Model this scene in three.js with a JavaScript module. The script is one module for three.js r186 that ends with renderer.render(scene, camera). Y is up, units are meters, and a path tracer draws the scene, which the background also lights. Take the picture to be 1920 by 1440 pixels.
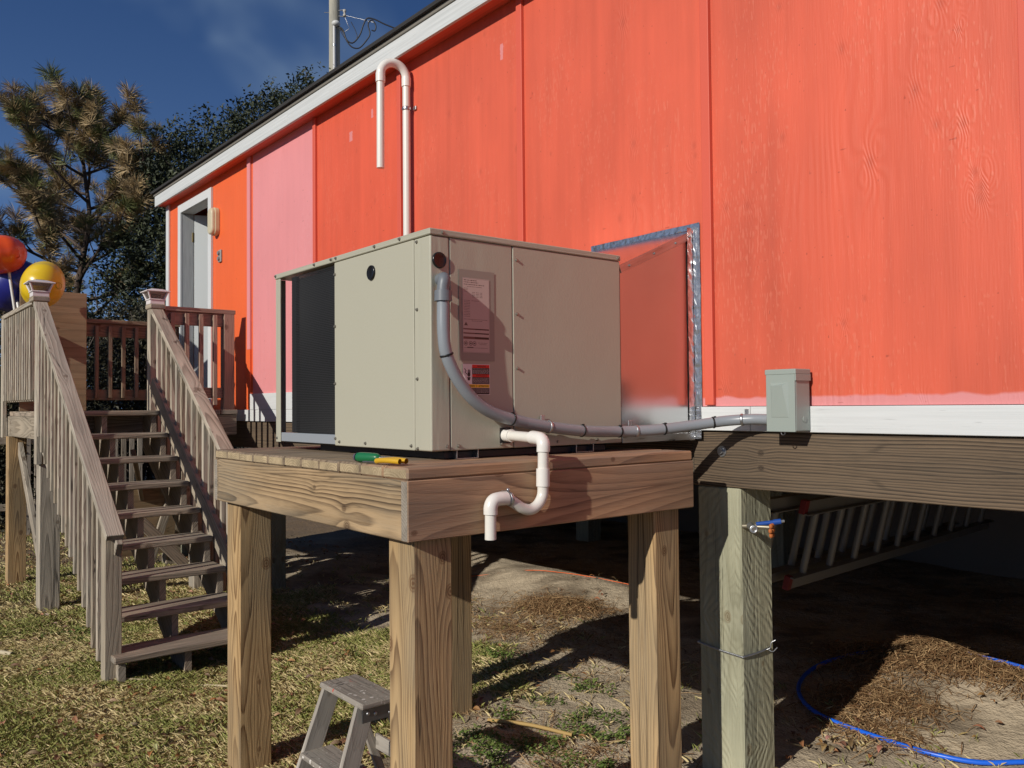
import * as THREE from 'three';
import { mergeGeometries } from 'three/addons/utils/BufferGeometryUtils.js';
import { RoundedBoxGeometry } from 'three/addons/geometries/RoundedBoxGeometry.js';

// ---------------------------------------------------------------- camera, sky, sun, exposure
const scene = new THREE.Scene();
const R = THREE.MathUtils.degToRad;
const camera = new THREE.PerspectiveCamera(48.49, 4 / 3, 0.05, 600);
camera.rotation.order = 'YXZ';
camera.position.set(2.239, 0.107, 2.873);
camera.rotation.set(R(1.503), R(51.118), R(-0.511));

const SUN_AZ = R(12.3), SUN_EL = R(25.5);                    // azimuth measured from the wall's outward normal (+z) towards +x
const sunDir = new THREE.Vector3(Math.sin(SUN_AZ) * Math.cos(SUN_EL), Math.sin(SUN_EL), Math.cos(SUN_AZ) * Math.cos(SUN_EL));
const sun = new THREE.DirectionalLight(new THREE.Color().setRGB(1, 0.945, 0.86), 3.65);
sun.position.copy(sunDir).multiplyScalar(40).add(new THREE.Vector3(-4, 0, 0));
sun.target.position.set(-4, 0, 0);
sun.castShadow = true;
Object.assign(sun.shadow.camera, { left: -22, right: 22, top: 18, bottom: -18, near: 1, far: 90 });
sun.shadow.mapSize.set(4096, 4096); sun.shadow.bias = -0.0005;
scene.add(sun, sun.target);

const renderer = new THREE.WebGLRenderer({ antialias: true });
renderer.setSize(1024, 768);
renderer.toneMapping = THREE.LinearToneMapping;
renderer.toneMappingExposure = 1.06;
renderer.shadowMap.enabled = true;

// ---------------------------------------------------------------- random numbers and noise
function rngOf(seed) { let a = seed >>> 0; return () => { a = (a + 0x6d2b79f5) | 0; let t = Math.imul(a ^ (a >>> 15), 1 | a); t = (t + Math.imul(t ^ (t >>> 7), 61 | t)) ^ t; return ((t ^ (t >>> 14)) >>> 0) / 4294967296; }; }
const rand = rngOf(20240117);
const rr = (a, b, r = rand) => a + (b - a) * r();
const TAB = new Float32Array(65536); { const r = rngOf(77); for (let i = 0; i < 65536; i++) TAB[i] = r(); }
const hash2 = (i, j) => TAB[((i * 73 + j * 8191 + (i * j & 511)) ^ (j << 5)) & 65535];
function noise(x, y) {
  const i = Math.floor(x), j = Math.floor(y), f = x - i, g = y - j, u = f * f * (3 - 2 * f), v = g * g * (3 - 2 * g);
  const a = hash2(i, j), b = hash2(i + 1, j), c = hash2(i, j + 1), d = hash2(i + 1, j + 1);
  return a + (b - a) * u + (c - a) * v + (a - b - c + d) * u * v;
}
function fbm(x, y, n = 4) { let s = 0, w = 0.5, t = 0; for (let k = 0; k < n; k++) { s += w * noise(x + k * 17.3, y - k * 9.1); t += w; w *= 0.5; x *= 2.03; y *= 2.03; } return s / t; }
const clamp = (x, a = 0, b = 1) => Math.min(b, Math.max(a, x));
const smooth = (a, b, x) => { const t = clamp((x - a) / (b - a)); return t * t * (3 - 2 * t); };
const mix = (a, b, t) => a + (b - a) * t;
const mix3 = (a, b, t) => [mix(a[0], b[0], t), mix(a[1], b[1], t), mix(a[2], b[2], t)];
const toS = (l) => { l = clamp(l); return 255 * (l <= 0.0031308 ? 12.92 * l : 1.055 * Math.pow(l, 1 / 2.4) - 0.055); };

// ---------------------------------------------------------------- the sky: deep winter blue with thin cirrus
{
  const CX = 31.5, CZ = 14.1, W = 2048, H = 1024, d = new Float32Array(W * H * 4);
  for (let j = 0; j < H; j++) {
    const th = ((j + 0.5) / H - 0.5) * Math.PI, y = Math.sin(th), c = Math.cos(th);
    for (let i = 0; i < W; i++) {
      const ph = ((i + 0.5) / W - 0.5) * 2 * Math.PI, x = Math.cos(ph) * c, z = Math.sin(ph) * c, e = Math.max(y, 0);
      const t = Math.pow(1 - e, 4);
      let col = mix3([0.0115, 0.0405, 0.135], [0.155, 0.29, 0.56], t);
      const mu = Math.max(0, x * sunDir.x + y * sunDir.y + z * sunDir.z);           // the air is brighter round the sun
      const glow = 0.05 * Math.pow(mu, 6) + 0.2 * Math.pow(mu, 40);
      col = [col[0] + glow * 0.5, col[1] + glow * 0.52, col[2] + glow * 0.55];
      if (y > 0.015) {
        const px = x / (y + 0.12), pz = z / (y + 0.12), a = px * 0.83 + pz * 0.56, b = -px * 0.56 + pz * 0.83;
        const wx = fbm(a * 0.9 + 3, b * 0.9, 3) * 1.6;
        const n1 = fbm(a * 0.8 + wx + CX, b * 2.3 + wx * 0.7 + CZ, 5), n2 = fbm(a * 2.6 + wx * 2, b * 5.5, 4);
        const cov = smooth(0.5, 0.7, n1) * (0.2 + 1.15 * n2) * smooth(0.015, 0.12, y) * 0.42;
        col = mix3(col, [0.26, 0.36, 0.47], clamp(cov));
      } else if (y < 0) col = mix3(col, [0.12, 0.11, 0.09], smooth(0, 0.1, -y));
      const o = (j * W + i) * 4; d[o] = col[0]; d[o + 1] = col[1]; d[o + 2] = col[2]; d[o + 3] = 1;
    }
  }
  const sky = new THREE.DataTexture(d, W, H, THREE.RGBAFormat, THREE.FloatType);
  sky.mapping = THREE.EquirectangularReflectionMapping; sky.magFilter = THREE.LinearFilter; sky.minFilter = THREE.LinearFilter; sky.needsUpdate = true;
  scene.background = sky; scene.environment = sky;
}

// ---------------------------------------------------------------- naming and building helpers
const used = {};
function numbered(n) { used[n] = (used[n] ?? -1) + 1; return used[n] ? n + '_' + String(used[n]).padStart(3, '0') : n; }
function tag(o, label, category, group) { o.userData.label = label; o.userData.category = category; if (group) o.userData.group = group; return o; }
function thing(name, label, category, pos = [0, 0, 0], group) { const g = new THREE.Group(); g.name = numbered(name); g.position.set(...pos); scene.add(g); return tag(g, label, category, group); }
function mesh(name, geo, mat, parent, pos, label) {
  const m = new THREE.Mesh(geo, mat); m.name = parent === scene ? numbered(name) : name; m.castShadow = m.receiveShadow = true;
  if (pos) m.position.set(...pos);
  if (label) m.userData.label = label;
  parent.add(m); return m;
}
// children are written in world coordinates; local() shifts them into a group that stands at its base
function local(g, p) { return [p[0] - g.position.x, p[1] - g.position.y, p[2] - g.position.z]; }
const V = (x, y, z) => new THREE.Vector3(x, y, z);

function dataTex(w, h, fn, srgb = true, wrap = THREE.MirroredRepeatWrapping) {
  const d = new Uint8Array(w * h * 4);
  for (let j = 0; j < h; j++) for (let i = 0; i < w; i++) { const c = fn(i, j), o = (j * w + i) * 4; d[o] = c[0]; d[o + 1] = c[1]; d[o + 2] = c[2]; d[o + 3] = c[3] ?? 255; }
  const t = new THREE.DataTexture(d, w, h, THREE.RGBAFormat); t.magFilter = THREE.LinearFilter; t.minFilter = THREE.LinearMipmapLinearFilter; t.generateMipmaps = true;
  t.wrapS = t.wrapT = wrap; if (srgb) t.colorSpace = THREE.SRGBColorSpace; t.needsUpdate = true; return t;
}
const flat = (c, rough = 0.6, extra = {}) => new THREE.MeshStandardMaterial({ color: new THREE.Color().setRGB(...c), roughness: rough, ...extra });

// ---------------------------------------------------------------- wood: growth rings of a log cut lengthwise, with knots; colour and relief maps of WL x WH metres
const WL = 2.4, WH = 0.3;
function wood({ seed, early, late, grey = [0.3, 0.28, 0.25], greyAmt = 0.3, rings = 95, pith = 0.02, knots = 5, contrast = 1, rough = 0.82, bump = 0.0015, saw = 0, w = 1024, h = 256, cracks = 0.4, L = WL, period = 0.15, taper = 0.035 }) {
  const r = rngOf(seed), K = [], y0 = rr(0.02, WH - 0.02, r), sx = r() * 100, sy = r() * 100;
  for (let k = 0; k < knots; k++) K.push([rr(0, L, r), rr(0.02, WH - 0.02, r), rr(0.008, 0.02, r)]);
  const hgt = new Float32Array(w * h), col = new Uint8Array(w * h * 4), wand = new Float32Array(w), deep = new Float32Array(w);
  for (let i = 0; i < w; i++) { const x = i / w * L; wand[i] = (fbm(x * 1.1 + sx, sy, 3) - 0.5) * 0.07 + y0; deep[i] = pith + taper * x + (fbm(x * 0.8 + sy, 5.5 + sx, 3) - 0.5) * 0.045; }
  for (let j = 0; j < h; j++) for (let i = 0; i < w; i++) {
    const x = i / w * L, y = j / h * WH;
    let yy = (((y + wand[i]) % period) + period) % period - period / 2, depth = deep[i], knot = 0;
    for (const [kx, ky, kr] of K) {
      const dx = x - kx, dy = y - ky; if (dx > kr * 14 || dx < -kr * 14) continue;
      const q = Math.exp(-(dx * dx / (kr * kr * 22) + dy * dy / (kr * kr * 7)));
      yy += Math.sign(yy || 1) * q * kr * 1.1;
      const dd = Math.sqrt(dx * dx / 1.7 + dy * dy) / kr; if (dd < 1.25) knot = Math.max(knot, smooth(1.25, 0.8, dd) * (0.65 + 0.35 * Math.sin(dd * 14)));
    }
    const rad = Math.sqrt(yy * yy + depth * depth) + (fbm(x * 2.2 + sx, y * 22 + sy, 2) - 0.5) * 0.012;
    const rr0 = rad * rings, f = rr0 % 1, rid = hash2(Math.floor(rr0) + 7, seed), ring = Math.pow(f, 1.7) * (1 - smooth(0.9, 1, f));
    const fibre = noise(x * 26 + sx, y * 760), fib2 = noise(x * 7 + sy, y * 260 + 9);
    const patch = fbm(x * 1.6 + sx * 2, y * 6 + sy, 3);
    let c = mix3(early, late, clamp(ring * (0.65 + 0.7 * rid) * contrast + (fibre - 0.5) * 0.3));
    c = mix3(c, grey, clamp(greyAmt * (0.1 + 2.3 * (patch - 0.3)) + (fib2 - 0.5) * 0.35 * greyAmt));
    const m = 0.7 + 0.58 * fbm(x * 2.6 + sy, y * 9 + sx, 3) + (fib2 - 0.5) * 0.16;
    c = mix3(c.map((q) => q * m), [late[0] * 0.6, late[1] * 0.45, late[2] * 0.36], knot * 0.85);
    const crack = cracks > 0 ? smooth(0.955, 0.995, 1 - Math.abs(2 * noise(x * 0.9 + sx * 3, y * 52 + 3) - 1)) * smooth(0.5, 0.64, fbm(x * 1.5 + sy, y * 13 + sx, 2)) * cracks : 0;
    c = c.map((q) => q * (1 - 0.72 * crack));
    const sawn = saw ? saw * (0.5 + 0.5 * Math.sin((x * 0.9 + y * 1.1) * 150 + fbm(x * 5, y * 9, 3) * 18)) * smooth(0.3, 0.7, fbm(x * 6 + 4, y * 14, 3)) - saw * 0.5 * smooth(0.6, 0.75, fbm(x * 3, y * 38, 3)) : 0;
    hgt[j * w + i] = clamp(0.55 + ring * 0.22 + (fibre - 0.5) * 0.25 - crack * 0.55 + sawn + knot * 0.08);
    const o = (j * w + i) * 4; col[o] = toS(c[0]); col[o + 1] = toS(c[1]); col[o + 2] = toS(c[2]); col[o + 3] = 255;
  }
  const map = dataTex(w, h, (i, j) => { const o = (j * w + i) * 4; return [col[o], col[o + 1], col[o + 2]]; });
  const bm = dataTex(w, h, (i, j) => { const q = 255 * hgt[j * w + i]; return [q, q, q]; }, false);
  const m = new THREE.MeshStandardMaterial({ map, bumpMap: bm, bumpScale: bump, roughness: rough });
  m.userData.L = L; return m;
}
function endGrain(seed, early, late) {
  const r = rngOf(seed), cx = rr(0.02, 0.28, r), cy = rr(-0.05, 0.02, r);
  const map = dataTex(256, 256, (i, j) => {
    const x = i / 256 * 0.3, y = j / 256 * 0.3, d = Math.hypot((x % 0.15) - cx * 0.5, (y % 0.1) - cy) + (fbm(x * 30, y * 30, 2) - 0.5) * 0.008, f = (d * 110) % 1;
    const c = mix3(early, late, Math.pow(f, 2) * 0.7 + (noise(x * 400, y * 400) - 0.5) * 0.3), k = 0.55 + 0.9 * fbm(x * 22 + 7, y * 22, 4);
    return [toS(c[0] * k), toS(c[1] * k), toS(c[2] * k)];
  });
  return new THREE.MeshStandardMaterial({ map, roughness: 0.95 });
}
const pine = [1, 2].map((s) => wood({ seed: 10 + s, early: [0.54, 0.355, 0.165], late: [0.16, 0.08, 0.026], grey: [0.22, 0.185, 0.125], greyAmt: 0.6, rings: 120, pith: s === 1 ? 0.01 : 0.03, knots: 5, cracks: 0.8 }));
const rimWood = wood({ seed: 35, early: [0.43, 0.295, 0.16], late: [0.085, 0.05, 0.023], grey: [0.19, 0.165, 0.12], greyAmt: 0.7, rings: 95, pith: 0.015, knots: 9, contrast: 1.1, period: 0.24, taper: 0.03 });
const rimBounceTint = wood({ seed: 52, early: [0.46, 0.275, 0.15], late: [0.15, 0.072, 0.036], grey: [0.2, 0.155, 0.115], greyAmt: 0.6, rings: 52, pith: 0.03, knots: 8, contrast: 0.8, period: 0.26, taper: 0.06 });  // timber reddened to carry the coral wall bounce on the shaded side
const deckWood = [1, 2].map((s) => wood({ seed: 60 + s, early: [0.32, 0.23, 0.145], late: [0.12, 0.075, 0.04], grey: [0.18, 0.15, 0.115], greyAmt: 0.6, rings: 80, knots: 5 }));
const stairWood = [1, 2, 3].map((s) => wood({ seed: 80 + s, early: [0.5, 0.425, 0.325], late: [0.17, 0.132, 0.092], grey: [0.4, 0.365, 0.3], greyAmt: 0.55, rings: 80, knots: 9, contrast: 1, bump: 0.0025, cracks: 0.9 }));
const treadWood = wood({ seed: 91, early: [0.4, 0.315, 0.23], late: [0.12, 0.088, 0.06], grey: [0.29, 0.255, 0.205], greyAmt: 0.6, rings: 85, knots: 5, bump: 0.0022, cracks: 1 });
const beamWood = wood({ seed: 101, early: [0.165, 0.113, 0.068], late: [0.026, 0.016, 0.009], grey: [0.12, 0.094, 0.066], greyAmt: 0.35, rings: 92, pith: 0.05, knots: 9, contrast: 1.3, period: 1.3, taper: 0.01, w: 2048, L: 4.8, bump: 0.002 });
const pileWood = wood({ seed: 117, early: [0.41, 0.385, 0.255], late: [0.25, 0.225, 0.13], grey: [0.31, 0.325, 0.24], greyAmt: 0.55, rings: 40, knots: 5, contrast: 0.6, saw: 0.55, bump: 0.006, cracks: 1 });
const railShadeTint = wood({ seed: 141, early: [0.36, 0.235, 0.165], late: [0.15, 0.088, 0.06], grey: [0.27, 0.21, 0.17], greyAmt: 0.4, knots: 4 });  // stair timber with shade and coral wall bounce mixed into its colour
const plyWood = wood({ seed: 151, early: [0.32, 0.225, 0.125], late: [0.19, 0.12, 0.06], grey: [0.22, 0.18, 0.13], greyAmt: 0.35, rings: 26, pith: 0.03, knots: 3, contrast: 0.7 });
const stoolWood = wood({ seed: 161, early: [0.42, 0.375, 0.31], late: [0.2, 0.17, 0.135], grey: [0.36, 0.33, 0.29], greyAmt: 0.7, knots: 2 });
const endA = endGrain(5, [0.42, 0.33, 0.2], [0.17, 0.115, 0.065]), endB = endGrain(6, [0.27, 0.235, 0.19], [0.13, 0.11, 0.085]);

// a board of L x H x T metres with eased edges, its grain along x; groups: 0 long sides, 1 ends
const boardCache = new Map();
function boardGeo(L, H, T, variant = 0, texL = WL, c = 0.003) {
  const key = [L.toFixed(4), H.toFixed(4), T.toFixed(4), variant, texL].join(); if (boardCache.has(key)) return boardCache.get(key);
  const r = rngOf(variant * 977 + 13), ou = r() * texL, ov = [r() * WH, r() * WH];
  const a = L / 2, b = H / 2, d = T / 2; c = Math.min(c, b * 0.4, d * 0.4);
  const pos = [], uv = [], groups = [];
  const quad = (p, end, plane) => {
    const uvOf = (q) => end ? [(q[2] + d) / 0.3 + ov[0] * 3, (q[1] + b) / 0.3 + ov[1] * 3] : plane === 'y' ? [(q[0] + a + ou) / texL, (q[2] + d + ov[0]) / WH] : [(q[0] + a + ou * 0.6 + 0.3) / texL, (q[1] + b + ov[1]) / WH];
    for (const k of p.length === 4 ? [0, 1, 2, 0, 2, 3] : [0, 1, 2]) { pos.push(...p[k]); uv.push(...uvOf(p[k])); }
    groups.push([p.length === 4 ? 6 : 3, end ? 1 : 0]);
  };
  const oriented = (p, n) => { const e1 = V(...p[1]).sub(V(...p[0])), e2 = V(...p[2]).sub(V(...p[0])); return e1.cross(e2).dot(V(...n)) < 0 ? p.slice().reverse() : p; };
  for (const s of [-1, 1]) {
    quad(oriented([[-a + c, s * b, -d + c], [a - c, s * b, -d + c], [a - c, s * b, d - c], [-a + c, s * b, d - c]], [0, s, 0]), false, 'y');
    quad(oriented([[-a + c, -b + c, s * d], [a - c, -b + c, s * d], [a - c, b - c, s * d], [-a + c, b - c, s * d]], [0, 0, s]), false, 'z');
    quad(oriented([[s * a, -b + c, -d + c], [s * a, b - c, -d + c], [s * a, b - c, d - c], [s * a, -b + c, d - c]], [s, 0, 0]), true);
    for (const t of [-1, 1]) {
      quad(oriented([[-a + c, s * b, t * (d - c)], [a - c, s * b, t * (d - c)], [a - c, s * (b - c), t * d], [-a + c, s * (b - c), t * d]], [0, s, t]), false, 'z');
      quad(oriented([[s * a, t * (b - c), -d + c], [s * a, t * (b - c), d - c], [s * (a - c), t * b, d - c], [s * (a - c), t * b, -d + c]], [s, t, 0]), false, 'y');
      quad(oriented([[s * a, -b + c, t * (d - c)], [s * a, b - c, t * (d - c)], [s * (a - c), b - c, t * d], [s * (a - c), -b + c, t * d]], [s, 0, t]), false, 'z');
      for (const q of [-1, 1]) quad(oriented([[s * a, t * (b - c), q * (d - c)], [s * (a - c), t * b, q * (d - c)], [s * (a - c), t * (b - c), q * d]], [s, t, q]), false, 'z');
    }
  }
  const g = new THREE.BufferGeometry();
  g.setAttribute('position', new THREE.Float32BufferAttribute(pos, 3)); g.setAttribute('uv', new THREE.Float32BufferAttribute(uv, 2));
  g.computeVertexNormals();
  let at = 0; for (const [n, m] of groups) { g.addGroup(at, n, m); at += n; }
  boardCache.set(key, g); return g;
}
let vari = 0;
// axis-aligned lumber given by its world ranges, grain along 'axis'
function lum(parent, name, mat, x, y, z, axis, o = {}) {
  const sx = x[1] - x[0], sy = y[1] - y[0], sz = z[1] - z[0], v = o.v ?? (vari++ % 17), tl = mat.userData.L ?? WL;
  const g = axis === 'x' ? boardGeo(sx, sy, sz, v, tl, o.c) : axis === 'y' ? boardGeo(sy, sx, sz, v, tl, o.c) : boardGeo(sz, sy, sx, v, tl, o.c);
  const m = mesh(name, g, [mat, o.end ?? endB], parent, local(parent === scene ? { position: V(0, 0, 0) } : parent, [(x[0] + x[1]) / 2, (y[0] + y[1]) / 2, (z[0] + z[1]) / 2]), o.label);
  if (axis === 'y') m.rotation.z = Math.PI / 2; else if (axis === 'z') m.rotation.y = -Math.PI / 2;
  return m;
}
// lumber from a to b; 'face' is the direction its T side looks to
function slant(parent, name, mat, a, b, H, T, face = [0, 0, 1], o = {}) {
  const A = V(...a), B = V(...b), x = B.clone().sub(A), L = x.length(); x.normalize();
  const z = V(...face); z.addScaledVector(x, -z.dot(x)).normalize(); const y = z.clone().cross(x);
  const m = mesh(name, boardGeo(L, H, T, o.v ?? (vari++ % 17), mat.userData.L ?? WL, o.c), [mat, o.end ?? endB], parent, local(parent, A.add(B).multiplyScalar(0.5).toArray()), o.label);
  m.quaternion.setFromRotationMatrix(new THREE.Matrix4().makeBasis(x, y, z)); return m;
}
function box(parent, name, mat, x, y, z, o = {}) {      // painted or metal box with eased edges
  const s = [x[1] - x[0], y[1] - y[0], z[1] - z[0]], r = Math.min(o.r ?? 0.003, Math.min(...s) * 0.35);
  const m = mesh(name, new RoundedBoxGeometry(...s, o.seg ?? 1, r), mat, parent, local(parent, [(x[0] + x[1]) / 2, (y[0] + y[1]) / 2, (z[0] + z[1]) / 2]), o.label); return m;
}
function tubeGeo(pts, r, seg = 40, rad = 10) { return new THREE.TubeGeometry(new THREE.CatmullRomCurve3(pts.map((p) => V(...p)), false, 'centripetal'), seg, r, rad, false); }
function tube(parent, name, mat, pts, r, seg = 40, rad = 10) { return mesh(name, tubeGeo(pts.map((p) => local(parent, p)), r, seg, rad), mat, parent); }
function cyl(parent, name, mat, a, b, r, r2 = r, n = 16) {
  const A = V(...a), B = V(...b), d = B.clone().sub(A), L = d.length();
  const m = mesh(name, new THREE.CylinderGeometry(r2, r, L, n), mat, parent, local(parent, A.add(B).multiplyScalar(0.5).toArray()));
  m.quaternion.setFromUnitVectors(V(0, 1, 0), d.normalize()); return m;
}

// ---------------------------------------------------------------- ground
const G0 = -1.42;
const bump2 = (x, z, cx, cz, sx, sz) => Math.exp(-((x - cx) ** 2 / (sx * sx) + (z - cz) ** 2 / (sz * sz)));
function groundY(x, z) {
  const near = Math.exp(-((x + 3) ** 2 + (z + 0.5) ** 2) / 120);
  return G0 + near * ((fbm(x * 1.1, z * 1.1, 4) - 0.5) * 0.09 + (fbm(x * 6 + 4, z * 6, 3) - 0.5) * 0.028 * sandy(x, z)) + 0.11 * bump2(x, z, -3.1, -1.95, 1.1, 0.45) + 0.09 * bump2(x, z, 0.15, -1.95, 0.7, 0.35) + 0.05 * bump2(x, z, -2.35, -1.25, 0.55, 0.35);
}
function sandy(x, z) {                                   // 1 bare sand, 0 turf
  const n = fbm(x * 1.4 + 20, z * 1.4 + 4, 4) - 0.5;
  const a = smooth(-2.0, -0.9, x + n * 2.0) * smooth(1.35, 0.55, z + n * 1.4);
  const b = smooth(0.15, -0.75, z + n * 1.5 - (x < -2.2 ? 0.1 : 0)) * smooth(-7.6, -6.6, x);
  return clamp(Math.max(a, b));
}
function litter(x, z) { return smooth(-5.6, -7.2, x + (fbm(x * 0.8, z * 0.8, 3) - 0.5) * 2.6); }
{
  const axis = (lo, hi, st) => { const a = []; let s = st, p = lo; while (p > -260) { s *= 1.35; p -= s; a.unshift(p); } for (let q = lo; q <= hi + 1e-6; q += st) a.push(q); s = st; p = a[a.length - 1]; while (p < 260) { s *= 1.35; p += s; a.push(p); } return a; };
  const X = axis(-9, 2.4, 0.055), Z = axis(-4.6, 2.6, 0.055), pos = [], uv = [], col = [], idx = [];
  for (const z of Z) for (const x of X) {
    pos.push(x, groundY(x, z), z); uv.push(x / 3, z / 3);
    const s = sandy(x, z), l = litter(x, z), n = fbm(x * 3.1, z * 3.1, 4), n2 = fbm(x * 11 + 5, z * 11, 3);
    let c = mix3([0.2, 0.16, 0.08], [0.6, 0.5, 0.36], s);
    c = mix3(c, [0.21, 0.14, 0.08], clamp(l * 0.9));
    c = mix3(c, [0.17, 0.125, 0.08], smooth(0.5, 0.72, n) * 0.65);
    c = mix3(c, [0.12, 0.085, 0.05], smooth(0.6, 0.8, n2) * 0.55);
    const k = 0.85 + 0.3 * n2; col.push(c[0] * k, c[1] * k, c[2] * k);
  }
  for (let j = 0; j < Z.length - 1; j++) for (let i = 0; i < X.length - 1; i++) { const a = j * X.length + i, b = a + 1, c = a + X.length, d = c + 1; idx.push(a, c, b, b, c, d); }
  const g = new THREE.BufferGeometry(); g.setAttribute('position', new THREE.Float32BufferAttribute(pos, 3)); g.setAttribute('uv', new THREE.Float32BufferAttribute(uv, 2)); g.setAttribute('color', new THREE.Float32BufferAttribute(col, 3)); g.setIndex(idx); g.computeVertexNormals();
  const grit = (i, j) => { const x = i / 1024 * 3, y = j / 1024 * 3; return 0.5 * fbm(x * 40, y * 40, 3) + 0.3 * noise(x * 170, y * 170) + 0.2 * noise(x * 330, y * 330); };
  const map = dataTex(1024, 1024, (i, j) => { const q = clamp(0.86 + 0.8 * (grit(i, j) - 0.45)); return [toS(q), toS(q * 0.985), toS(q * 0.96)]; });
  const bm = dataTex(1024, 1024, (i, j) => { const q = 255 * clamp(grit(i, j)); return [q, q, q]; }, false);
  const m = mesh('ground', g, new THREE.MeshStandardMaterial({ map, bumpMap: bm, bumpScale: 0.012, roughness: 1, vertexColors: true }), scene);
  m.userData.kind = 'structure';
}

// ---------------------------------------------------------------- ground cover (uncountable)
function instanced(name, geo, mat, list, parent, label, category) {
  const m = new THREE.InstancedMesh(geo, mat, list.length); m.name = parent ? name : numbered(name); m.castShadow = m.receiveShadow = true;
  const M = new THREE.Matrix4(), q = new THREE.Quaternion(), e = new THREE.Euler(), c = new THREE.Color();
  list.forEach((t, i) => { e.set(t.rx ?? 0, t.ry ?? 0, t.rz ?? 0, 'YXZ'); q.setFromEuler(e); if (t.q) q.copy(t.q); const s = t.s ?? 1; M.compose(V(...t.p), q, Array.isArray(s) ? V(...s) : V(s, s, s)); m.setMatrixAt(i, M); if (t.c) m.setColorAt(i, c.setRGB(...t.c)); });
  m.userData.kind = 'stuff'; if (label) tag(m, label, category);
  (parent ?? scene).add(m); return m;
}
const leafy = (rough = 0.75) => new THREE.MeshStandardMaterial({ color: 0xffffff, roughness: rough, side: THREE.DoubleSide });
{
  const r = rngOf(4), sets = { green_grass: [[], []], dry_grass: [[], []] };
  const blade = ([pos, col], x, y, z, h, lean, w, c) => {
    const t = r() * 6.283, dx = Math.cos(t) * h * lean, dz = Math.sin(t) * h * lean, px = -Math.sin(t) * w, pz = Math.cos(t) * w, mx = x + dx * 0.4, my = y + h * 0.62, mz = z + dz * 0.4;
    pos.push(x - px, y - 0.004, z - pz, x + px, y - 0.004, z + pz, mx + px, my, mz + pz, x - px, y - 0.004, z - pz, mx + px, my, mz + pz, x + dx, y + h, z + dz);
    for (let k = 0; k < 6; k++) { const q = k === 5 ? 1.12 : 1; col.push(c[0] * q, c[1] * q, c[2] * q); }
  };
  for (let k = 0; k < 230000; k++) {
    const far = r() < 0.22, x = far ? rr(-11, -4.6, r) : rr(-4.8, 0.9, r), z = rr(-1.2, 2.5, r); if (x > -0.8 && z > 1.9) continue;
    const s = sandy(x, z), n = fbm(x * 2.2 + 9, z * 2.2, 3), n3 = fbm(x * 6 + 2, z * 6, 2);
    if (r() < 0.75 * smooth(0.46, 0.34, fbm(x * 3.3 + 1, z * 3.3 + 8, 3))) continue;
    if (r() < smooth(0.15, 0.75, s + (n3 - 0.5) * 0.5) * 0.985 || r() < litter(x, z) * 0.8) continue;
    const y = groundY(x, z), gr = smooth(0.34, 0.62, n + (r() - 0.5) * 0.42), green = r() < gr * 0.74, w = far ? 0.003 : 0.0013;
    for (let b = 0; b < 3; b++) { const bx = x + rr(-0.02, 0.02, r), bz = z + rr(-0.02, 0.02, r); if (green) blade(sets.green_grass, bx, y, bz, rr(0.014, 0.042, r), rr(0.3, 1.6, r), w, mix3([0.16, 0.185, 0.035], [0.34, 0.325, 0.1], r())); else blade(sets.dry_grass, bx, y, bz, rr(0.008, 0.034, r), rr(0.8, 3, r), w, mix3([0.3, 0.225, 0.09], [0.66, 0.54, 0.28], r())); }
  }
  for (const [name, label] of [['green_grass', 'short green winter grass on the lawn round the stairs'], ['dry_grass', 'dry straw coloured grass matted into the lawn']]) {
    const g = new THREE.BufferGeometry(); g.setAttribute('position', new THREE.Float32BufferAttribute(sets[name][0], 3)); g.setAttribute('color', new THREE.Float32BufferAttribute(sets[name][1], 3)); g.computeVertexNormals();
    const m = mesh(name, g, new THREE.MeshStandardMaterial({ vertexColors: true, roughness: 0.75, side: THREE.DoubleSide }), scene); m.userData.kind = 'stuff'; tag(m, label, 'grass');
  }
  // clover and chickweed in low cushions on the sand
  const cl = new THREE.BufferGeometry(), cp = []; const q = rngOf(9);
  for (let k = 0; k < 12; k++) { const a = q() * 6.28, d = q() * 0.03, x = Math.cos(a) * d, z = Math.sin(a) * d, y = rr(0.006, 0.032, q), s = rr(0.004, 0.008, q), t = q() * 6.28, ux = Math.cos(t) * s, uz = Math.sin(t) * s, ty = rr(-0.004, 0.004, q); cp.push(x - ux, y, z - uz, x - uz, y + ty, z + ux, x + ux, y + 0.002, z + uz, x - ux, y, z - uz, x + ux, y + 0.002, z + uz, x + uz, y - ty, z - ux); }
  cl.setAttribute('position', new THREE.Float32BufferAttribute(cp, 3)); cl.computeVertexNormals();
  const patches = [[-1.19, -0.36, 0.16, 0.11], [-0.62, -0.04, 0.3, 0.2], [-1.02, -0.02, 0.22, 0.12], [-1.05, 0.24, 0.2, 0.16], [-0.48, 0.3, 0.25, 0.2], [-2.2, 0.25, 0.4, 0.25], [-2.0, -0.35, 0.3, 0.12], [-0.75, 0.55, 0.4, 0.3], [-4.2, 1.3, 0.5, 0.4]], list = [];
  for (const [cx, cz, sx, sz] of patches) { const n = Math.round(sx * sz * 2100); for (let k = 0; k < n; k++) { const a = q() * 6.28, d = Math.sqrt(-2 * Math.log(q() + 1e-6)) * 0.5, x = cx + Math.cos(a) * d * sx, z = cz + Math.sin(a) * d * sz; if (fbm(x * 8, z * 8, 2) < 0.5) continue; list.push({ p: [x, groundY(x, z) - 0.003, z], ry: q() * 6.28, s: rr(0.7, 1.3, q), c: mix3([0.07, 0.125, 0.022], [0.19, 0.25, 0.06], q()) }); } }
  instanced('clover', cl, leafy(0.6), list, null, 'low bright green clover cushions on the sand beside the platform posts', 'clover');
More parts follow.
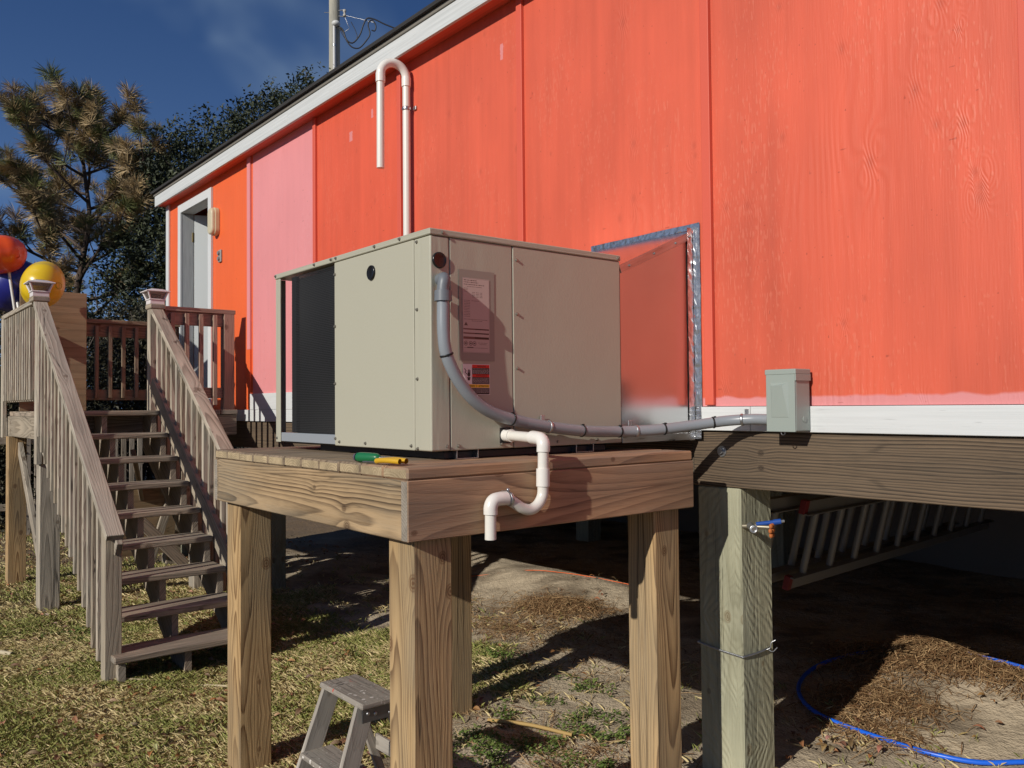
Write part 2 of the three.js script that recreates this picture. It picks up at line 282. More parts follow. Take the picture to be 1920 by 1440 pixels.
  // straw heaps: thin bent strands
  const sp = [], w = 0.0016; const strand = (x0, y0, x1, y1, x2, y2) => sp.push(x0, y0, -w, x0, y0, w, x1, y1, w, x0, y0, -w, x1, y1, w, x1, y1, -w, x1, y1, -w, x1, y1, w, x2, y2, w, x1, y1, -w, x2, y2, w, x2, y2, -w);
  strand(-0.075, 0, 0, 0.012, 0.085, 0.001);
  const sg = new THREE.BufferGeometry(); sg.setAttribute('position', new THREE.Float32BufferAttribute(sp, 3)); sg.computeVertexNormals();
  const heaps = [[-2.42, -1.3, 0.35, 0.25, 2600, 0.05], [-2.35, -0.75, 0.45, 0.2, 700, 0.02], [-0.1, -2.02, 0.34, 0.22, 3600, 0.1], [0.3, -1.95, 0.4, 0.22, 1600, 0.04], [-0.02, -1.3, 0.28, 0.22, 1500, 0.025], [0.1, -0.95, 0.3, 0.16, 700, 0.01], [-0.35, -1.75, 0.3, 0.25, 900, 0.03], [-3.3, -0.9, 0.5, 0.3, 500, 0.01], [-1.6, -0.9, 0.7, 0.5, 700, 0.01], [-0.55, 0.35, 0.6, 0.4, 500, 0.01], [-3.4, 1.2, 0.9, 0.5, 700, 0.01], [-1.35, 1.3, 0.5, 0.3, 450, 0.02]], sl = [];
  for (const [cx, cz, sx, sz, n, h] of heaps) for (let k = 0; k < n; k++) { const a = q() * 6.28, d = Math.sqrt(-2 * Math.log(q() + 1e-6)) * 0.6, x = cx + Math.cos(a) * d * sx, z = cz + Math.sin(a) * d * sz, y = groundY(x, z) + q() * h * Math.exp(-d * d) + 0.003; sl.push({ p: [x, y, z], rx: rr(-0.5, 0.5, q), ry: q() * 6.28, rz: rr(-0.3, 0.3, q), s: [rr(0.3, 1.1, q), rr(0.5, 2, q), rr(0.7, 1.5, q)], c: mix3([0.15, 0.07, 0.026], [0.54, 0.36, 0.18], Math.pow(q(), 1.5)) }); }
  instanced('straw', sg, leafy(0.7), sl, null, 'loose heaps of dry brown straw lying on the sand', 'straw');
  // fallen leaves
  const lg = new THREE.BufferGeometry(), lp = [], n = 6; for (let k = 0; k < n; k++) { const f = (t) => [(t - 0.5) * 0.075, 0.012 * Math.sin(t * 3.1), 0], e = (t, s) => [(t - 0.5) * 0.075, 0.012 * Math.sin(t * 3.1) + 0.007 * Math.sin(t * 3.14), s * 0.016 * Math.sin(Math.PI * Math.pow(t, 0.8))]; const a = k / n, b = (k + 1) / n; for (const s of [-1, 1]) lp.push(...f(a), ...e(a, s), ...e(b, s), ...f(a), ...e(b, s), ...f(b)); }
  lg.setAttribute('position', new THREE.Float32BufferAttribute(lp, 3)); lg.computeVertexNormals();
  const ll = [], pal = [[0.33, 0.14, 0.055], [0.34, 0.21, 0.1], [0.22, 0.115, 0.055], [0.42, 0.3, 0.17], [0.17, 0.1, 0.05]];
  const addLeaf = (x, z) => ll.push({ p: [x, groundY(x, z) + 0.012 + q() * 0.02, z], rx: rr(-0.6, 0.6, q), ry: q() * 6.28, rz: rr(-0.4, 0.4, q), s: rr(0.4, 0.85, q), c: pal[Math.floor(q() * 5)].map((v) => v * rr(0.8, 1.2, q)) });
  for (let k = 0; k < 620; k++) addLeaf(rr(-5, -1, q), rr(0.2, 2.3, q));
  for (let k = 0; k < 42; k++) addLeaf(0.12 + (q() - 0.5) * 0.5, -0.55 + (q() - 0.5) * 0.4);
  for (let k = 0; k < 200; k++) addLeaf(rr(-3, 1, q), rr(-2.4, 0.4, q));
  for (let k = 0; k < 2600; k++) addLeaf(rr(-13, -5.3, q), rr(-1.5, 3, q));
  instanced('fallen_leaves', lg, leafy(0.65), ll, null, 'curled brown and orange fallen leaves strewn over the lawn', 'leaves');
}

// ---------------------------------------------------------------- house
const house = thing('house', 'coral red clapboard house on timber piles with white eave and open door', 'house', [-3, G0, -2.5]);
const HB = { x0: -7.2, x1: 4.9, z1: -5.2 };
function plyPaint(seed, base, { strip = false, amount = 1, w = 512, h = 1024, patches = [] } = {}) {      // rotary-cut plywood under brushed paint, 1.22 x 2.45 m
  const r = rngOf(seed), K = []; for (let k = 0; k < 26; k++) K.push([rr(0, 1.22, r), rr(0, 2.45, r), rr(0.012, 0.028, r)]);
  const sx = r() * 50, H = new Float32Array(w * h);
  const col = new Uint8Array(w * h * 3);
  for (let j = 0; j < h; j++) { const KR = K.filter((k) => Math.abs(j / h * 2.45 - k[1]) < 0.35); for (let i = 0; i < w; i++) {
    const x = i / w * 1.22, y = j / h * 2.45;
    let ph = (fbm(x * 1.9 + sx, y * 0.5, 3) * 26 + x * 62 + fbm(x * 14, y * 3 + sx, 2) * 2.4), am = smooth(0.52, 0.8, fbm(x * 2.3 + 7 + sx, y * 1.1 + 3, 3)) * 0.8, kn = 0;
    for (const [kx, ky, kr] of KR) { const dx = x - kx, dy = y - ky; if (Math.abs(dx) > 0.2) continue; const q = Math.exp(-(dx * dx / (kr * kr * 5) + dy * dy / (kr * kr * 16))); ph += q * 7 * (dx > 0 ? 1 : -1) * Math.min(1, Math.abs(dx) / kr) + q * 2.5 * dy / kr; am = Math.max(am, q * 0.9 * noise(kx * 90, ky * 90)); kn = Math.max(kn, Math.exp(-(dx * dx + dy * dy * 0.4) / (kr * kr * 0.35))); }
    const g = Math.sin(ph * 2.1), fine = noise(x * 320, y * 16 + sx), fleck = smooth(0.7, 0.92, noise(x * 190 + 5, y * 44 + sx) * 0.65 + 0.45 * fbm(x * 4, y * 2.4 + sx, 3));
    H[j * w + i] = clamp(0.5 + 0.24 * g * am + 0.12 * (fine - 0.5) + 0.16 * fleck - 0.18 * kn);
    const p = fbm(x * 2.1 + sx, y * 1.5, 4), st = fbm(x * 24 + sx, y * 1.7, 3);
    let c = base.map((v) => v * (1 + amount * (0.42 * (p - 0.5) + 0.2 * (st - 0.5))));
    c = mix3(c, [Math.min(0.9, base[0] * 1.12), base[1] * 1.9 + 0.03, base[2] * 2.1 + 0.03], amount * (0.24 * fleck + 0.1 * am * Math.max(0, g)));
    c = mix3(c, [base[0] * 0.62, base[1] * 0.62, base[2] * 0.6], amount * 0.4 * kn);
    if (strip) { const e = 0.134 + (fbm(x * 13, 3 + sx, 3) - 0.5) * 0.02; c = mix3(c, [0.66, 0.25, 0.25], smooth(e + 0.006, e - 0.006, y)); }
    for (const [px, py, pw, phh] of patches) if (Math.abs(x - px) < pw + (noise(y * 90, 2) - 0.5) * 0.008 && Math.abs(y - py) < phh) c = mix3(c, [0.68, 0.28, 0.28], 0.75);
    const nick = smooth(0.965, 0.985, noise(x * 60 + 40, y * 50 + sx)); c = mix3(c, [base[0] * 0.35, base[1] * 0.3, base[2] * 0.3], nick * 0.5);
    const o = (j * w + i) * 3; col[o] = toS(c[0]); col[o + 1] = toS(c[1]); col[o + 2] = toS(c[2]);
  } }
  const map = dataTex(w, h, (i, j) => { const o = (j * w + i) * 3; return [col[o], col[o + 1], col[o + 2]]; });
  const bm = dataTex(w, h, (i, j) => { const q = 255 * H[j * w + i]; return [q, q, q]; }, false);
  return new THREE.MeshStandardMaterial({ map, bumpMap: bm, bumpScale: 0.003, roughness: 0.54 });
}
const CORAL = [0.66, 0.112, 0.058], ORANGE = [0.8, 0.135, 0.035], PINK = [0.72, 0.27, 0.275];
const coralA = plyPaint(3, CORAL, { strip: true, w: 640, h: 1280 }), coralB = plyPaint(8, CORAL, { strip: true, patches: [[1.05, 2.05, 0.012, 0.045]] }), coralC = plyPaint(15, [0.68, 0.105, 0.05], { amount: 0.8, patches: [[0.55, 2.02, 0.022, 0.035], [0.85, 2.1, 0.012, 0.03]] });
const coralD = plyPaint(19, CORAL, { strip: true }), pinkP = plyPaint(23, PINK, { amount: 0.35, w: 256, h: 512 }), orangeP = plyPaint(27, ORANGE, { amount: 0.3, w: 256, h: 512 });
const coralTrim = flat([0.66, 0.11, 0.065], 0.5), pinkTrim = flat(PINK, 0.5), orangeTrim = flat(ORANGE, 0.5);
function paintMat(c, rough = 0.55, amt = 0.14, seed = 1, bump = 0.0008) {      // brushed paint on boards, uv of RoundedBox
  const map = dataTex(512, 64, (i, j) => { const k = 1 + amt * (fbm(i * 0.02 + seed, j * 0.25, 3) - 0.5) * 2 - 0.25 * smooth(0.78, 0.9, fbm(i * 0.05 + seed * 3, j * 0.4, 3)); return c.map((v) => toS(v * k)); });
  const bm = dataTex(512, 64, (i, j) => { const q = 255 * (0.5 + 0.5 * (fbm(i * 0.03, j * 0.7 + seed, 3) - 0.5)); return [q, q, q]; }, false);
  return new THREE.MeshStandardMaterial({ map, bumpMap: bm, bumpScale: bump, roughness: rough });
}
const whitePaint = paintMat([0.62, 0.64, 0.64], 0.5, 0.07, 2), whiteOld = paintMat([0.58, 0.6, 0.595], 0.55, 0.16, 5);
function panel(x0, x1, y0, y1, mat, name = 'wall_panel') {
  const g = new THREE.BoxGeometry(x1 - x0 - 0.002, y1 - y0, 0.016), p = g.attributes.position, uv = g.attributes.uv;
  for (let i = 0; i < p.count; i++) uv.setXY(i, (p.getX(i) + (x1 - x0) / 2) / 1.22, (p.getY(i) + (y1 + y0) / 2) / 2.45);
  return mesh(name, g, mat, house, local(house, [(x0 + x1) / 2, (y0 + y1) / 2, -0.008]));
}
const WT = 2.36;
[[-4.88, -3.66, pinkP], [-3.66, -2.44, coralC], [-2.44, -1.22, coralB], [-1.22, 0, coralD], [0, 1.22, coralA], [1.22, 2.44, coralB], [2.44, 3.66, coralD], [3.66, 4.88, coralC]].forEach(([a, b, m]) => panel(a, b, 0.1, WT, m));
panel(-5.86, -4.88, 0.1, WT, orangeP); panel(-7.2, -6.8, 0.1, WT, orangeP); panel(-6.8, -5.86, 2.16, WT, orangeP);
[[-3.66, coralTrim], [-2.44, coralTrim], [-1.22, coralTrim], [0, coralTrim], [1.22, coralTrim], [2.44, coralTrim], [3.66, coralTrim]].forEach(([x, m]) => box(house, 'batten', m, [x - 0.022, x + 0.022], [0.105, 2.3], [0.0, 0.019]));
box(house, 'batten', pinkTrim, [-4.97, -4.905], [0.62, 2.3], [0.0, 0.019]); box(house, 'batten', orangeTrim, [-4.97, -4.905], [0.105, 0.62], [0.0, 0.019]);
// white skirt boards, corner trim, eave
for (const [a, b] of [[-7.2, -4.87], [-4.87, -2.2], [-2.2, 0.2], [0.2, 2.6], [2.6, 4.9]]) box(house, 'skirt_board', whitePaint, [a, b - 0.002], [0, 0.098], [-0.002, 0.018]);
box(house, 'skirt_board', whitePaint, [-4.9, -3.9], [0.099, 0.235], [-0.0005, 0.02]);
box(house, 'corner_trim', whitePaint, [-7.23, -7.14], [0.1, 2.3], [0.001, 0.021]); box(house, 'corner_trim', whitePaint, [-7.222, -7.202], [0.1, 2.3], [-0.09, 0.0]);
for (const [a, b] of [[-7.29, -3.9], [-3.9, -0.3], [-0.3, 2.4], [2.4, 5]]) box(house, 'fascia', whiteOld, [a, b - 0.002], [2.29, 2.402], [0.098, 0.12], { label: 'white weathered eave board' });
box(house, 'soffit', paintMat([0.66, 0.112, 0.058], 0.6, 0.15, 9), [-7.28, 4.99], [2.3, 2.312], [0.0, 0.097]);
const dripMat = paintMat([0.2, 0.185, 0.155], 0.6, 0.2, 4), shingle = paintMat([0.035, 0.034, 0.034], 0.9, 0.5, 6, 0.004);
box(house, 'drip_edge', dripMat, [-7.31, 5.01], [2.403, 2.43], [0.08, 0.128]);
{ const roof = mesh('roof', new THREE.BoxGeometry(12.36, 0.02, 2.92), shingle, house, local(house, [-1.15, 2.442 + 0.3, 0.145 - 1.42])); roof.rotation.x = R(11.9);
  const roof2 = mesh('roof', new THREE.BoxGeometry(12.36, 0.02, 2.92), shingle, house, local(house, [-1.15, 2.442 + 0.3, -5.345 + 1.4])); roof2.rotation.x = -R(11.9);
  let x = -7.3; const r = rngOf(31); while (x < 5) { const w = rr(0.12, 0.26, r); box(house, 'shingle', shingle, [x, x + w - 0.004], [2.432, 2.444 + rr(0, 0.006, r)], [0.05, 0.138 + rr(0, 0.008, r)], { r: 0.002 }); x += w; } }
// inner shell: walls with thickness, floor, ceiling (keep daylight out except through the door)
const inner = flat([0.35, 0.33, 0.3], 0.9), gable = flat(ORANGE, 0.6);
box(house, 'wall_core', inner, [-5.86, 4.88], [0.0, WT], [-0.11, -0.018]); box(house, 'wall_core', inner, [-7.19, -6.8], [0.0, WT], [-0.11, -0.018]); box(house, 'wall_core', inner, [-6.8, -5.86], [2.17, WT], [-0.11, -0.018]);
box(house, 'end_wall', gable, [-7.2, -7.1], [0.0, 2.4], [HB.z1, -0.111]); box(house, 'end_wall', gable, [4.8, 4.9], [0.0, 2.4], [HB.z1, -0.111]); box(house, 'rear_wall', gable, [-7.2, 4.9], [0.0, 2.4], [HB.z1 - 0.1, HB.z1]); box(house, 'added_skirting', flat([0.25, 0.2, 0.15], 0.95), [-7.2, 4.9], [G0 - 0.1, -0.001], [HB.z1 - 0.1, HB.z1]);  // rear skirting added to keep daylight out from under the floor
box(house, 'ceiling', inner, [-7.2, 4.9], [2.37, 2.4], [HB.z1, 0.09]);
box(house, 'floor_slab', pine[1], [-7.18, 4.88], [-0.03, 0.0], [HB.z1, -0.02]);
box(house, 'added_skirting', flat([0.25, 0.2, 0.15], 0.95), [-7.15, -7.12], [G0 - 0.1, -0.03], [HB.z1, -2.6]);  // ends closed as well, added so the underside stays dark
box(house, 'added_skirting', flat([0.25, 0.2, 0.15], 0.95), [4.85, 4.88], [G0 - 0.1, -0.03], [HB.z1, -0.1]);
// floor beam, joists, piles
const beam = lum(house, 'floor_beam', beamWood, [-0.1, 4.7], [-0.231, -0.006], [-0.04, 0.0], 'x', { v: 3, end: endB, label: 'brown grained floor beam bolted to the square pile' });
lum(house, 'floor_beam', beamWood, [-7.15, -0.104], [-0.231, -0.006], [-0.04, -0.001], 'x', { v: 5 });
for (const z of [-1.3, -2.6, -3.9, -5.1]) lum(house, 'floor_beam', pine[1], [-7.1, 4.8], [-0.231, -0.032], [z - 0.08, z], 'x');
for (let x = -6.9; x < 4.8; x += 0.61) lum(house, 'joist', pine[0], [x, x + 0.038], [-0.2, -0.031], [-5.15, -0.05], 'z');
lum(house, 'pile', pileWood, [-0.085, 0.13], [G0 - 0.2, -0.233], [-0.215, -0.004], 'y', { v: 4, c: 0.006, label: 'pale grey green rough sawn square pile' });
for (const x of [-7.0, -4.9]) lum(house, 'pile', pileWood, [x, x + 0.2], [G0 - 0.2, -0.233], [-0.22, -0.01], 'y', { v: 2, c: 0.006 });
for (const x of [-7.0, -4.9, -2.4, 4.4]) for (const z of [-4.0]) lum(house, 'pile', pileWood, [x, x + 0.2], [G0 - 0.2, -0.233], [z, z + 0.2], 'y');
const galv = (() => { const f = (i, j) => { const x = i / 512, y = j / 512; return fbm(x * 26, y * 26, 3); }; const map = dataTex(512, 512, (i, j) => { const q = 0.5 + 0.26 * (f(i, j) - 0.5); return [toS(q), toS(q * 1.02), toS(q * 1.04)]; }); const rm = dataTex(512, 512, (i, j) => { const q = 255 * (0.22 + 0.22 * f(i, j)); return [q, q, q]; }, false); return new THREE.MeshStandardMaterial({ map, roughnessMap: rm, roughness: 1, metalness: 1 }); })();
const zinc = flat([0.45, 0.46, 0.47], 0.38, { metalness: 0.9 }), steelDark = flat([0.16, 0.16, 0.165], 0.45, { metalness: 0.8 });
{ const b = new THREE.Group(); const w = mesh('bolt_washer', new THREE.CylinderGeometry(0.022, 0.022, 0.004, 20), zinc, house, local(house, [0.048, -0.085, 0.002])); w.rotation.x = Math.PI / 2; const h = mesh('bolt_head', new THREE.CylinderGeometry(0.012, 0.013, 0.012, 6), zinc, house, local(house, [0.048, -0.085, 0.01])); h.rotation.x = Math.PI / 2; }
// door: casing, jamb, slab swung inwards, hinges
{ const dx0 = -6.74, dx1 = -5.93, dy1 = 2.14;
  const frame = new THREE.Group(); frame.name = 'door'; house.add(frame);
  const d = (n, m, x, y, z, o) => { const k = box(house, n, m, x, y, z, o); frame.add(k); return k; };
  d('casing', whitePaint, [dx0 - 0.085, dx0], [0.1, dy1 + 0.085], [0.0, 0.024]); d('casing', whitePaint, [dx1, dx1 + 0.085], [0.1, dy1 + 0.085], [0.0, 0.024]); d('casing', whitePaint, [dx0, dx1], [dy1, dy1 + 0.085], [0.0, 0.0235]);
  d('jamb', whiteOld, [dx0 - 0.03, dx0 - 0.001], [0.1, dy1], [-0.115, -0.001]); d('jamb', whiteOld, [dx1 + 0.001, dx1 + 0.03], [0.1, dy1], [-0.115, -0.001]); d('jamb', whiteOld, [dx0, dx1], [dy1, dy1 + 0.02], [-0.115, -0.001]);
  d('threshold', zinc, [dx0, dx1], [0.085, 0.105], [-0.115, 0.03]);
  { const k = d('door_slab', flat([0.64, 0.68, 0.68], 0.45), [dx0 + 0.004, dx0 + 0.8], [0.115, dy1 - 0.005], [-0.16, -0.118]), a = R(64), px = dx0 + 0.004, pz = -0.118; const c = local(house, [px, 0, pz]); const ox = k.position.x - c[0], oz = k.position.z - c[2]; k.position.x = c[0] + ox * Math.cos(a) + oz * Math.sin(a); k.position.z = c[2] - ox * Math.sin(a) + oz * Math.cos(a); k.rotation.y = a; }
  for (const y of [0.32, 1.1, 1.9]) d('hinge', flat([0.35, 0.27, 0.12], 0.4, { metalness: 0.7 }), [dx0 - 0.012, dx0 + 0.006], [y - 0.05, y + 0.05], [-0.117, -0.096]);
}

// ---------------------------------------------------------------- things on the wall
{ // bulkhead lamp
  const g = thing('wall_lamp', 'cream oval bulkhead lamp on orange wall beside the door', 'lamp', [-5.73, 1.87, 0]);
  const cream = flat([0.55, 0.48, 0.3], 0.5), shape = (w, h) => { const s = new THREE.Shape(), r = w * 0.98; s.moveTo(-w + r, -h); s.lineTo(w - r, -h); s.quadraticCurveTo(w, -h, w, -h + r); s.lineTo(w, h - r); s.quadraticCurveTo(w, h, w - r, h); s.lineTo(-w + r, h); s.quadraticCurveTo(-w, h, -w, h - r); s.lineTo(-w, -h + r); s.quadraticCurveTo(-w, -h, -w + r, -h); return s; };
  mesh('housing', new THREE.ExtrudeGeometry(shape(0.058, 0.125), { depth: 0.03, bevelEnabled: true, bevelSize: 0.008, bevelThickness: 0.008, bevelSegments: 2 }), cream, g, [0, 0, 0.008]);
  mesh('lens', new THREE.ExtrudeGeometry(shape(0.04, 0.106), { depth: 0.012, bevelEnabled: true, bevelSize: 0.02, bevelThickness: 0.022, bevelSegments: 4 }), flat([0.58, 0.52, 0.36], 0.3), g, [0, 0, 0.046]);
}
{ const g = thing('outlet_plate', 'small grey outlet plate with two round covers on orange wall', 'outlet', [-5.64, 1.535, 0]); const gm = flat([0.3, 0.31, 0.3], 0.5);
  mesh('plate', new RoundedBoxGeometry(0.07, 0.115, 0.018, 2, 0.006), gm, g, [0, 0, 0.009]);
  for (const y of [-0.026, 0.026]) { const c = mesh('cover', new THREE.CylinderGeometry(0.018, 0.02, 0.016, 18), flat([0.22, 0.23, 0.23], 0.45), g, [0, y, 0.026]); c.rotation.x = Math.PI / 2; } }
const pvc = flat([0.74, 0.72, 0.66], 0.28), pvcFit = flat([0.77, 0.75, 0.7], 0.25);
{ // vent stack bent over the eave
  const X = -2.3, g = thing('vent_pipe', 'white plastic vent pipe hooked over in a U below the eave', 'pipe', [X, 0.3, 0.05]);
  cyl(g, 'riser', pvc, [X, 0.25, 0.045], [X, 2.13, 0.045], 0.024, 0.024, 20);
  const arc = []; for (let k = 0; k <= 12; k++) { const a = Math.PI * k / 12; arc.push([X - 0.026 * (1 - Math.cos(a)) / 2, 2.17 + Math.sin(a) * 0.085, 0.045 + (1 - Math.cos(a)) * 0.085]); }
  tube(g, 'return_bend', pvcFit, arc, 0.0275, 36, 18);
  cyl(g, 'socket', pvcFit, [X, 2.12, 0.045], [X, 2.175, 0.045], 0.0295, 0.0295, 20); cyl(g, 'socket', pvcFit, [X - 0.026, 2.12, 0.215], [X - 0.026, 2.175, 0.215], 0.0295, 0.0295, 20);
  cyl(g, 'drop_pipe', pvc, [X - 0.026, 2.13, 0.215], [X - 0.03, 1.585, 0.215], 0.024, 0.024, 20);
  const c = mesh('strap', new THREE.TorusGeometry(0.0255, 0.003, 8, 24), zinc, g, local(g, [X, 1.98, 0.045])); c.rotation.x = Math.PI / 2; c.scale.set(1, 1, 4);
  box(g, 'strap_foot', zinc, [X + 0.024, X + 0.055], [1.97, 1.995], [0.002, 0.012]);
}
{ // disconnect box
  const g = thing('disconnect_box', 'grey steel electrical disconnect box on the white skirt board', 'electrical box', [0.4, 0.0, 0.06]);
  const gm = new THREE.MeshStandardMaterial({ color: new THREE.Color().setRGB(0.3, 0.345, 0.315), roughness: 0.38 });
  box(g, 'enclosure', gm, [0.342, 0.466], [0.006, 0.222], [0.021, 0.112], { r: 0.004 });
  box(g, 'hood', gm, [0.338, 0.47], [0.215, 0.236], [0.019, 0.119], { r: 0.004 }); box(g, 'hood_flange', gm, [0.466, 0.471], [0.192, 0.216], [0.021, 0.119], { r: 0.001 });
  box(g, 'cover', gm, [0.343, 0.465], [0.004, 0.216], [0.1125, 0.118], { r: 0.002 });
  { const s = new THREE.BufferGeometry(), a = [[-0.038, -0.068, 0], [0.038, -0.068, 0], [0.038, 0.06, 0], [-0.038, 0.06, 0]], b = [[-0.034, -0.066, 0.001], [0.034, -0.066, 0.001], [0.018, 0.05, 0.012], [-0.034, 0.05, 0.003]], P = []; const q = (A, B, C, D) => P.push(...A, ...B, ...C, ...A, ...C, ...D); for (let k = 0; k < 4; k++) q(a[k], a[(k + 1) % 4], b[(k + 1) % 4], b[k]); q(b[0], b[1], b[2], b[3]); s.setAttribute('position', new THREE.Float32BufferAttribute(P, 3)); s.computeVertexNormals(); mesh('embossed_panel', s, gm, g, local(g, [0.402, 0.125, 0.1182])); }
  const ko = mesh('knockout', new THREE.CylinderGeometry(0.011, 0.011, 0.003, 18), gm, g, local(g, [0.467, 0.05, 0.06])); ko.rotation.z = Math.PI / 2;
  mesh('hasp_loop', new THREE.TorusGeometry(0.008, 0.002, 6, 14), steelDark, g, local(g, [0.41, 0.0, 0.112]));
  cyl(g, 'conduit_hub', flat([0.2, 0.21, 0.22], 0.5), [0.318, 0.047, 0.062], [0.343, 0.047, 0.062], 0.022, 0.022, 18);
}

// ---------------------------------------------------------------- timber platform
const DK = { x0: -1.427, x1: 0.134, z0: 0.29, z1: 1.565, yr0: -0.283, yr1: -0.1055, yt: -0.0675 };
const deck = thing('timber_platform', 'square treated timber platform on four posts carrying the air conditioner', 'platform', [-0.65, G0, 0.93]);
{ const n = 11, pitch = (DK.x1 - DK.x0) / n; for (let k = 0; k < n; k++) { const a = DK.x0 + k * pitch + 0.002, b = DK.x0 + (k + 1) * pitch - 0.002, w = rngOf(k + 5)(); lum(deck, 'deck_board', k > 8 ? rimBounceTint : deckWood[k % 2], [a, b], [DK.yr1 + 0.0005, DK.yt + (w - 0.5) * 0.003], [DK.z0 + 0.01 * w, DK.z1 + 0.002 - 0.008 * w], 'z', { end: endA, c: 0.006, v: k + 1 }); }
  lum(deck, 'rim_board', rimWood, [DK.x0 + 0.0385, DK.x1 - 0.0385], [DK.yr0, DK.yr1], [DK.z1 - 0.04, DK.z1 - 0.002], 'x', { v: 6, end: endA });
  lum(deck, 'rim_board', rimBounceTint, [DK.x1 - 0.038, DK.x1], [DK.yr0, DK.yr1], [DK.z0, DK.z1], 'z', { v: 7, end: endB });
  lum(deck, 'rim_board', rimWood, [DK.x0, DK.x0 + 0.038], [DK.yr0, DK.yr1], [DK.z0, DK.z1], 'z', { v: 8, end: endB });
  lum(deck, 'rim_board', rimWood, [DK.x0 + 0.0385, DK.x1 - 0.0385], [DK.yr0, DK.yr1], [DK.z0 + 0.002, DK.z0 + 0.04], 'x', { v: 9 });
  for (const x of [-1.0, -0.6, -0.2]) lum(deck, 'joist', rimWood, [x, x + 0.038], [DK.yr0, DK.yr1], [DK.z0 + 0.041, DK.z1 - 0.041], 'z');
  const px = [DK.x0 + 0.0385, DK.x1 - 0.0385 - 0.14], pz = [DK.z0 + 0.041, DK.z1 - 0.041 - 0.14]; let k = 0;
  for (const x of px) for (const z of pz) lum(deck, 'post', pine[k % 2], [x, x + 0.14], [G0 - 0.25, DK.yr1 - 0.001 - (k % 2) * 0.003], [z, z + 0.14], 'y', { v: [2, 11, 5, 14][k++], end: endA, c: 0.005 });
}

